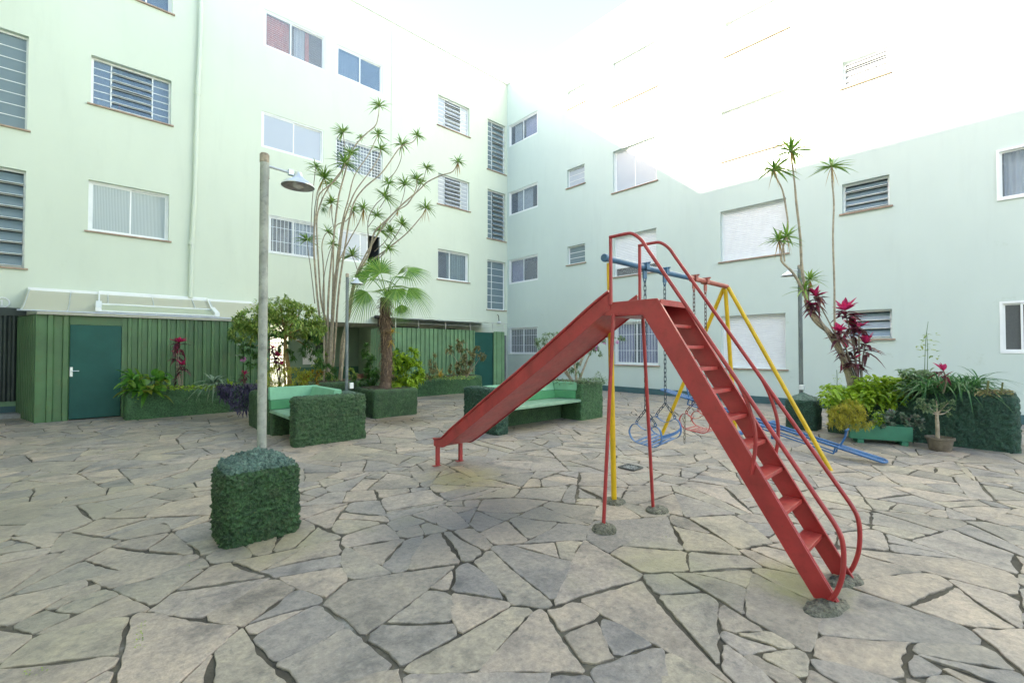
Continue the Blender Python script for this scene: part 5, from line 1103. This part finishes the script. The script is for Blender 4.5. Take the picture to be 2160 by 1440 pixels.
# dry shrubs before the pale enclosure
P2 = 14.3
t, p = mkplant('dry_shrub', 'straggly brownish shrub before the pale green enclosure, beside the teal door', 'shrub', 985, 795, P2)
def ds(mb):
    for (u, v) in ((965, 725), (985, 722), (1005, 745), (950, 740), (1012, 755), (975, 760), (1000, 770)): branch(mb, [p, at((985 + u) / 2, (795 + v) / 2, P2), at(u, v, P2 + rnd(-.3, .3))], .02, .006, 3, 5)
part(ds, 'stems', 'bark', t)
part(lambda mb: crown(mb, [E_(972, 728, P2, 13, 14), E_(948, 738, P2, 10, 8), E_(985, 750, P2, 16, 18), E_(1010, 738, P2, 9, 12), E_(1018, 750, P2, 7, 8), E_(978, 775, P2, 20, 14), E_(960, 778, P2 - .2, 16, 12)], 1500, .11, .042), 'foliage', 'dry', t)
t, p = mkplant('dry_shrub', 'thin dry twiggy shrub between the yellow-green bush and the orange plant', 'shrub', 912, 795, P2 - .5); part(lambda mb: crown(mb, [E_(912, 768, P2 - .5, 10, 24), E_(905, 790, P2 - .5, 14, 8)], 300, .11, .04), 'foliage', 'dry', t)
t, p = mkplant('orange_lily', 'orange-yellow upright straps before the pale green enclosure', 'plant', 929, 796, P2 - .5); part(lambda mb: rosette(mb, p, 16, .48, .04, .3, .55), 'leaves', 'ora', t)
t, p = mkplant('ground_creeper', 'low creeper along the rim of the enclosure planter', 'plant', 960, 796, P2 - .3); part(lambda mb: cover(mb, 890, 1000, 792, 800, P2 - .5, 240, .08, .045), 'foliage', 'topi', t)
# flowering shrub behind the right bench
SD = 10.15
t, p = mkplant('flowering_shrub', 'loose flowering shrub with forked pale stems behind the right bench', 'shrub', 1215, 806, SD)
def fs(mb):
    for pts in ([(1212, 812), (1200, 790), (1185, 765), (1165, 735)], [(1216, 812), (1214, 780), (1206, 745), (1200, 715)], [(1218, 812), (1230, 780), (1245, 745), (1262, 720)], [(1222, 770), (1240, 735), (1275, 712), (1300, 712)], [(1205, 800), (1180, 770), (1160, 745)]): branch(mb, [at(u, v, SD + rnd(-.1, .1)) for u, v in pts], .038, .009, 3, 7)
part(fs, 'stems', 'bark', t)
part(lambda mb: crown(mb, [E_(1150, 715, SD, 24, 14), E_(1135, 730, SD, 14, 12), E_(1185, 720, SD, 26, 18), E_(1172, 755, SD, 26, 22), E_(1205, 775, SD, 22, 14), E_(1245, 722, SD, 26, 14), E_(1285, 718, SD, 22, 12), E_(1255, 745, SD, 14, 10), E_(1225, 700, SD, 24, 12), E_(1310, 722, SD, 10, 12), E_(1160, 785, SD, 20, 12)], 2300, .085, .03, 2), 'foliage', 'greygreen', t)
for u, v in ((1232, 738), (1258, 733), (1275, 725), (1302, 720)):
    mb = MB(); rosette(mb, at(u, v, SD - .3), 8, .06, .045, .2, .0, -FW, 1, 3); mb.build('flower', 'petal', t)
t, p = mkplant('ground_creeper', 'pale dry creeper spread along the top behind the right bench', 'plant', 1230, 806, 9.4)
part(lambda mb: [cover(mb, 1150, 1225, 800, 809, 9.7, 260, .07, .03, 2), cover(mb, 1222, 1278, 797, 808, 9.5, 300, .08, .03, 2), cover(mb, 1255, 1268, 785, 800, 9.8, 24, .1, .03, 2, zmin=.3)], 'foliage', 'greygreen', t)
# right planter
QD = 7.7
t = thing('dragon_tree', 'leaning dragon tree on a bent pale trunk in the right planter', 'tree', at(1800, 830, 8.0))
rst = [([(1800, 832), (1793, 800), (1782, 765), (1770, 735), (1748, 700), (1722, 678), (1708, 655), (1700, 632)], .068, .038, None),
 ([(1748, 702), (1722, 668), (1705, 640), (1690, 605), (1672, 575), (1652, 555), (1648, 545), (1652, 520), (1660, 500)], .034, .014, (1660, 488, .95)),
 ([(1706, 645), (1697, 600), (1691, 560), (1688, 500), (1680, 430), (1676, 385), (1668, 320)], .034, .013, (1666, 312, 1.25)),
 ([(1655, 552), (1652, 520), (1643, 508)], .014, .012, (1642, 505, 1.0)), ([(1652, 520), (1662, 480), (1658, 440), (1650, 400), (1636, 372), (1633, 358)], .018, .011, (1632, 350, 1.15)),
 ([(1776, 745), (1762, 700), (1760, 600), (1757, 500), (1759, 430), (1755, 380), (1754, 352)], .020, .012, (1754, 345, 1.1)),
 ([(1712, 660), (1700, 630), (1696, 612)], .026, .016, (1694, 605, 1.0)), ([(1704, 640), (1706, 606), (1708, 590)], .018, .012, (1708, 586, .85))]
def tuft2(c, s_):
    mb = MB(); rosette(mb, c, 30, .36 * s_, .036 + (.02 if s_ > 1.12 else 0), .32, -.2, V((0, 0, 1)), 0, 4, .3); mb.build('leaf_tuft', 'drac', t)
    mb = MB()
    for i in range(3): mb.leaf(c, V((rnd(-.5, .5), rnd(-.5, .5), -.8)), .24 * s_, .02, .5, 4)
    mb.build('dead_leaves', 'dead', t)
for px, r0, r1, tf in rst:
    mb = MB(); P_ = branch(mb, [at(u, v, 8.0 - (832 - v) * .0003) for u, v in px], r0, r1, 4, 8, .0); mb.build('trunk' if r0 > .05 else 'stem', 'bark', t, smooth=True)
    if tf: tuft2(P_[-1], tf[2])
cordyline('cordyline', 'tallest cordyline, bright magenta tops over dark leaves before the louvred window', [(1720, 625, .8, 1.4), (1782, 655, 1.0, 2.4), (1798, 690, .9, 2.0), (1770, 700, .9, 1), (1812, 690, .8, .4), (1785, 735, .95, .6), (1825, 725, .9, 2.2), (1805, 755, .8, .3), (1712, 645, .6, 1.0)], (1815, 820), 7.95, 1.0, stemr=.013, nl=15)
t, p = mkplant('lime_groundcover', 'bright lime leafy mass overflowing the lower part of the right planter', 'plant', 1850, 830, QD)
part(lambda mb: [cover(mb, 1735, 1945, 812, 848, 7.75, 900, .12, .07, 1, .3, -.5), cover(mb, 1800, 1960, 795, 830, 7.7, 520, .12, .075, 1, .3, -.3), cover(mb, 1735, 1920, 825, 858, 7.32, 260, .11, .065, 1, .06, -.8)], 'foliage', 'lime', t)
t, p = mkplant('nettle_plant', 'grey-green broad leafed plant between the lime leaves and the dark straps', 'plant', 1935, 825, 7.4); part(lambda mb: cover(mb, 1900, 1965, 780, 835, 7.3, 260, .12, .075, 1, .2, -.3), 'foliage', 'greygreen', t)
t, p = mkplant('strap_clump', 'wide clump of dark arching straps on the highest end of the right planter', 'plant', 2015, 825, 7.0)
def sc2(mb):
    for i in range(360):
        q = at(rnd(1945, 2070), rnd(805, 830), 7.0 + rnd(-.3, .35)); mb.leaf(q, rdir(.35, .97) + RT * ((q - p).dot(RT) * .9), rnd(.4, .72), .026, rnd(.45, .95), 7, 0, .3)
part(sc2, 'leaves', 'darkgrass', t)
cordyline('cordyline', 'single bright magenta cordyline head rising from the dark straps', [(1990, 782, .75, 1.6)], (1992, 822), 6.75, .9, nl=8)
t, p = mkplant('tall_weed', 'thin tall weed with small leaves rising above the dark straps', 'plant', 1950, 815, 7.3)
def tw(mb):
    for pts in ([(1950, 815), (1951, 760), (1953, 715), (1958, 678)], [(1955, 800), (1957, 750), (1955, 700)]): branch(mb, [at(u, v, 7.3) for u, v in pts], .006, .003, 4, 5)
part(tw, 'stem', 'topid', t); part(lambda mb: [cover(mb, 1938, 1980, v, v + 6, 7.3, 7, .09, .04, 1, .08, -.2) for v in (703, 715, 725, 736, 750)], 'leaves', 'topi', t)
t, p = mkplant('tall_weed', 'small upright weed by the trunk of the leaning dragon tree', 'plant', 1765, 822, 8.2); part(lambda mb: mb.tube([p, at(1766, 800, 8.2), at(1765, 780, 8.2)], .005, 5), 'stem', 'topid', t); part(lambda mb: cover(mb, 1757, 1774, 782, 815, 8.2, 22, .06, .02, 2, .05), 'leaves', 'lime', t)
t, p = mkplant('ground_creeper', 'thin pale creeper on the right end of the right planter', 'plant', 2090, 832, 6.6); part(lambda mb: [cover(mb, 2060, 2135, 822, 834, 6.6, 150, .07, .03, 2, .15), mb.tube([at(2082, 832, 6.5), at(2085, 803, 6.5)], .012, 6), mb.tube([at(2112, 832, 6.5), at(2115, 806, 6.5)], .010, 6)], 'foliage', 'dry', t)
# trough, golden conifer, potted tree
t = thing('planting_trough', 'long green wooden trough on short feet before the right planter', 'planter', (9.3, 1.1, 0))
c0, c1 = at(1793, 934, 7.22), at(1926, 935, 6.9); c0.z = c1.z = .07; dv = (c1 - c0).normalized(); nv = V((-dv.y, dv.x, 0)); nv = nv if nv.dot(FW) > 0 else -nv
def obox(mb, a, b, off, th, z0, z1): mb.prism([V((*(a + nv * off).xy, z0)), V((*(b + nv * off).xy, z0)), V((*(b + nv * (off + th)).xy, z0)), V((*(a + nv * (off + th)).xy, z0))], (0, 0, z1 - z0))
mb = MB(); obox(mb, c0, c1, 0, .02, .07, .30); obox(mb, c0, c1, .22, .02, .07, .30); obox(mb, c0, c0 + dv * .02, .021, .198, .07, .30); obox(mb, c1 - dv * .02, c1, .021, .198, .07, .30); mb.build('box', 'trough', t, bevel=.004)
mb = MB(); obox(mb, c0 + dv * .021, c1 - dv * .021, .021, .198, .1, .275); mb.build('soil', 'soil', t)
for k in (.12, .82): mb = MB(); a = c0.lerp(c1, k); obox(mb, a, a + dv * .08, -.03, .28, .0, .069); mb.build('foot', 'trough', t)
t, p = mkplant('golden_conifer', 'feathery golden yellow conifer bush at the left end of the green trough', 'shrub', 1790, 905, 7.1)
part(lambda mb: crown(mb, [E_(1790, 872, 7.1, 30, 20), E_(1770, 890, 7.05, 22, 16), E_(1805, 890, 7.0, 26, 16), E_(1795, 855, 7.15, 18, 12), E_(1775, 872, 7.1, 22, 14)], 2600, .075, .012, 0, up_=.5, bend=.1), 'foliage', 'gold', t); part(lambda mb: branch(mb, [at(1786, 918, 7.15), at(1789, 900, 7.1), at(1790, 880, 7.1)], .018, .01, 3, 6), 'stem', 'bark2', t)
t, p = mkplant('succulents', 'crinkled grey-green succulents filling the green trough', 'plant', 1880, 900, 7.0)
part(lambda mb: [crown(mb, [E_(1862, 885, 7.1, 14, 14), E_(1888, 882, 7.05, 17, 18), E_(1910, 895, 7.0, 10, 10), E_(1932, 892, 6.95, 17, 13), E_(1848, 893, 7.1, 14, 8)], 620, .06, .05, 1, bend=.1)], 'leaves', 'succ', t)
t, p = mkplant('trailing_weed', 'small yellow-green sprig between the golden conifer and the succulents', 'plant', 1850, 895, 7.1); part(lambda mb: cover(mb, 1838, 1862, 865, 900, 7.05, 90, .06, .03, 1, .08), 'leaves', 'lime', t)
pp = at(1983, 948, 6.62); pp.z = 0
t = thing('potted_tree', 'little bonsai-like tree in a round mossy pot before the right planter', 'potted plant', pp)
mb = MB(); mb.lathe(pp, [(0, .001), (.115, .001), (.125, .02), (.15, .17), (.168, .175), (.17, .205), (.152, .207), (.145, .17), (0, .168)], 26); mb.build('pot', 'pot', t, smooth=True)
mb = MB(); mb.lathe(pp + V((0, 0, .172)), [(.0, .02), (.08, .014), (.142, .002)], 20); mb.build('soil', 'soil', t, smooth='all')
mb = MB(); P_ = branch(mb, [at(u, v, 6.62) for u, v in ((1978, 925), (1977, 900), (1976, 880), (1978, 868))], .027, .018, 4, 8, .005)
for a in ((1950, 852), (2000, 850), (1975, 845), (1960, 862), (2005, 862)): branch(mb, [P_[-3], at((1977 + a[0]) / 2, a[1] + 10, 6.6), at(a[0], a[1], 6.62 + rnd(-.2, .2))], .013, .005, 3, 6)
mb.build('trunk', 'bark', t, smooth=True)
part(lambda mb: crown(mb, [E_(1950, 850, 6.62, 18, 8), E_(1965, 862, 6.55, 20, 8), E_(1985, 848, 6.65, 14, 7), E_(2003, 852, 6.6, 12, 10), E_(2002, 866, 6.55, 14, 8), E_(1945, 862, 6.6, 12, 6)], 420, .055, .026, 1), 'crown', 'greygreen', t)
# joint weeds on the paving
mb = MB()
for (u, v) in ((294, 1330), (297, 1345), (292, 1360), (300, 1318), (60, 1420), (90, 1415), (395, 1190), (1410, 1128)):
    for i in range(26): p = onp(2, .004, u + rnd(-7, 7), v + rnd(-7, 7)); mb.leaf(p, rdir(.2, .9), rnd(.008, .02), .007, .3, 2, 1)
o = mb.build('moss_tufts', 'lime'); o['kind'] = 'stuff'; o['label'] = 'tiny green moss growing in the paving joints'

# things standing inside the louvred kitchen window
wv = LWIN[0][0]
for i, (k, h, r_, m_) in enumerate(((.03, .16, .03, 'redseat'), (.08, .22, .028, 'white'), (.27, .2, .035, 'white'), (.34, .24, .04, 'cur_o'), (.42, .17, .03, 'white'), (.6, .18, .035, 'petalw'), (.72, .14, .03, 'cur_l'))):
    x = wv[0] + (wv[1] - wv[0]) * k; c = V((x, W1 + .27, wv[2] + .0)); mb = MB(); mb.lathe(c, [(0, 0), (r_, 0), (r_, h * .6), (r_ * .4, h * .75), (r_ * .4, h), (0, h)], 12)
    tag(mb.build('bottle', m_, None, smooth=True), 'bottle standing behind the louvred window above the awning', 'bottle', 'bottles behind the kitchen louvres')
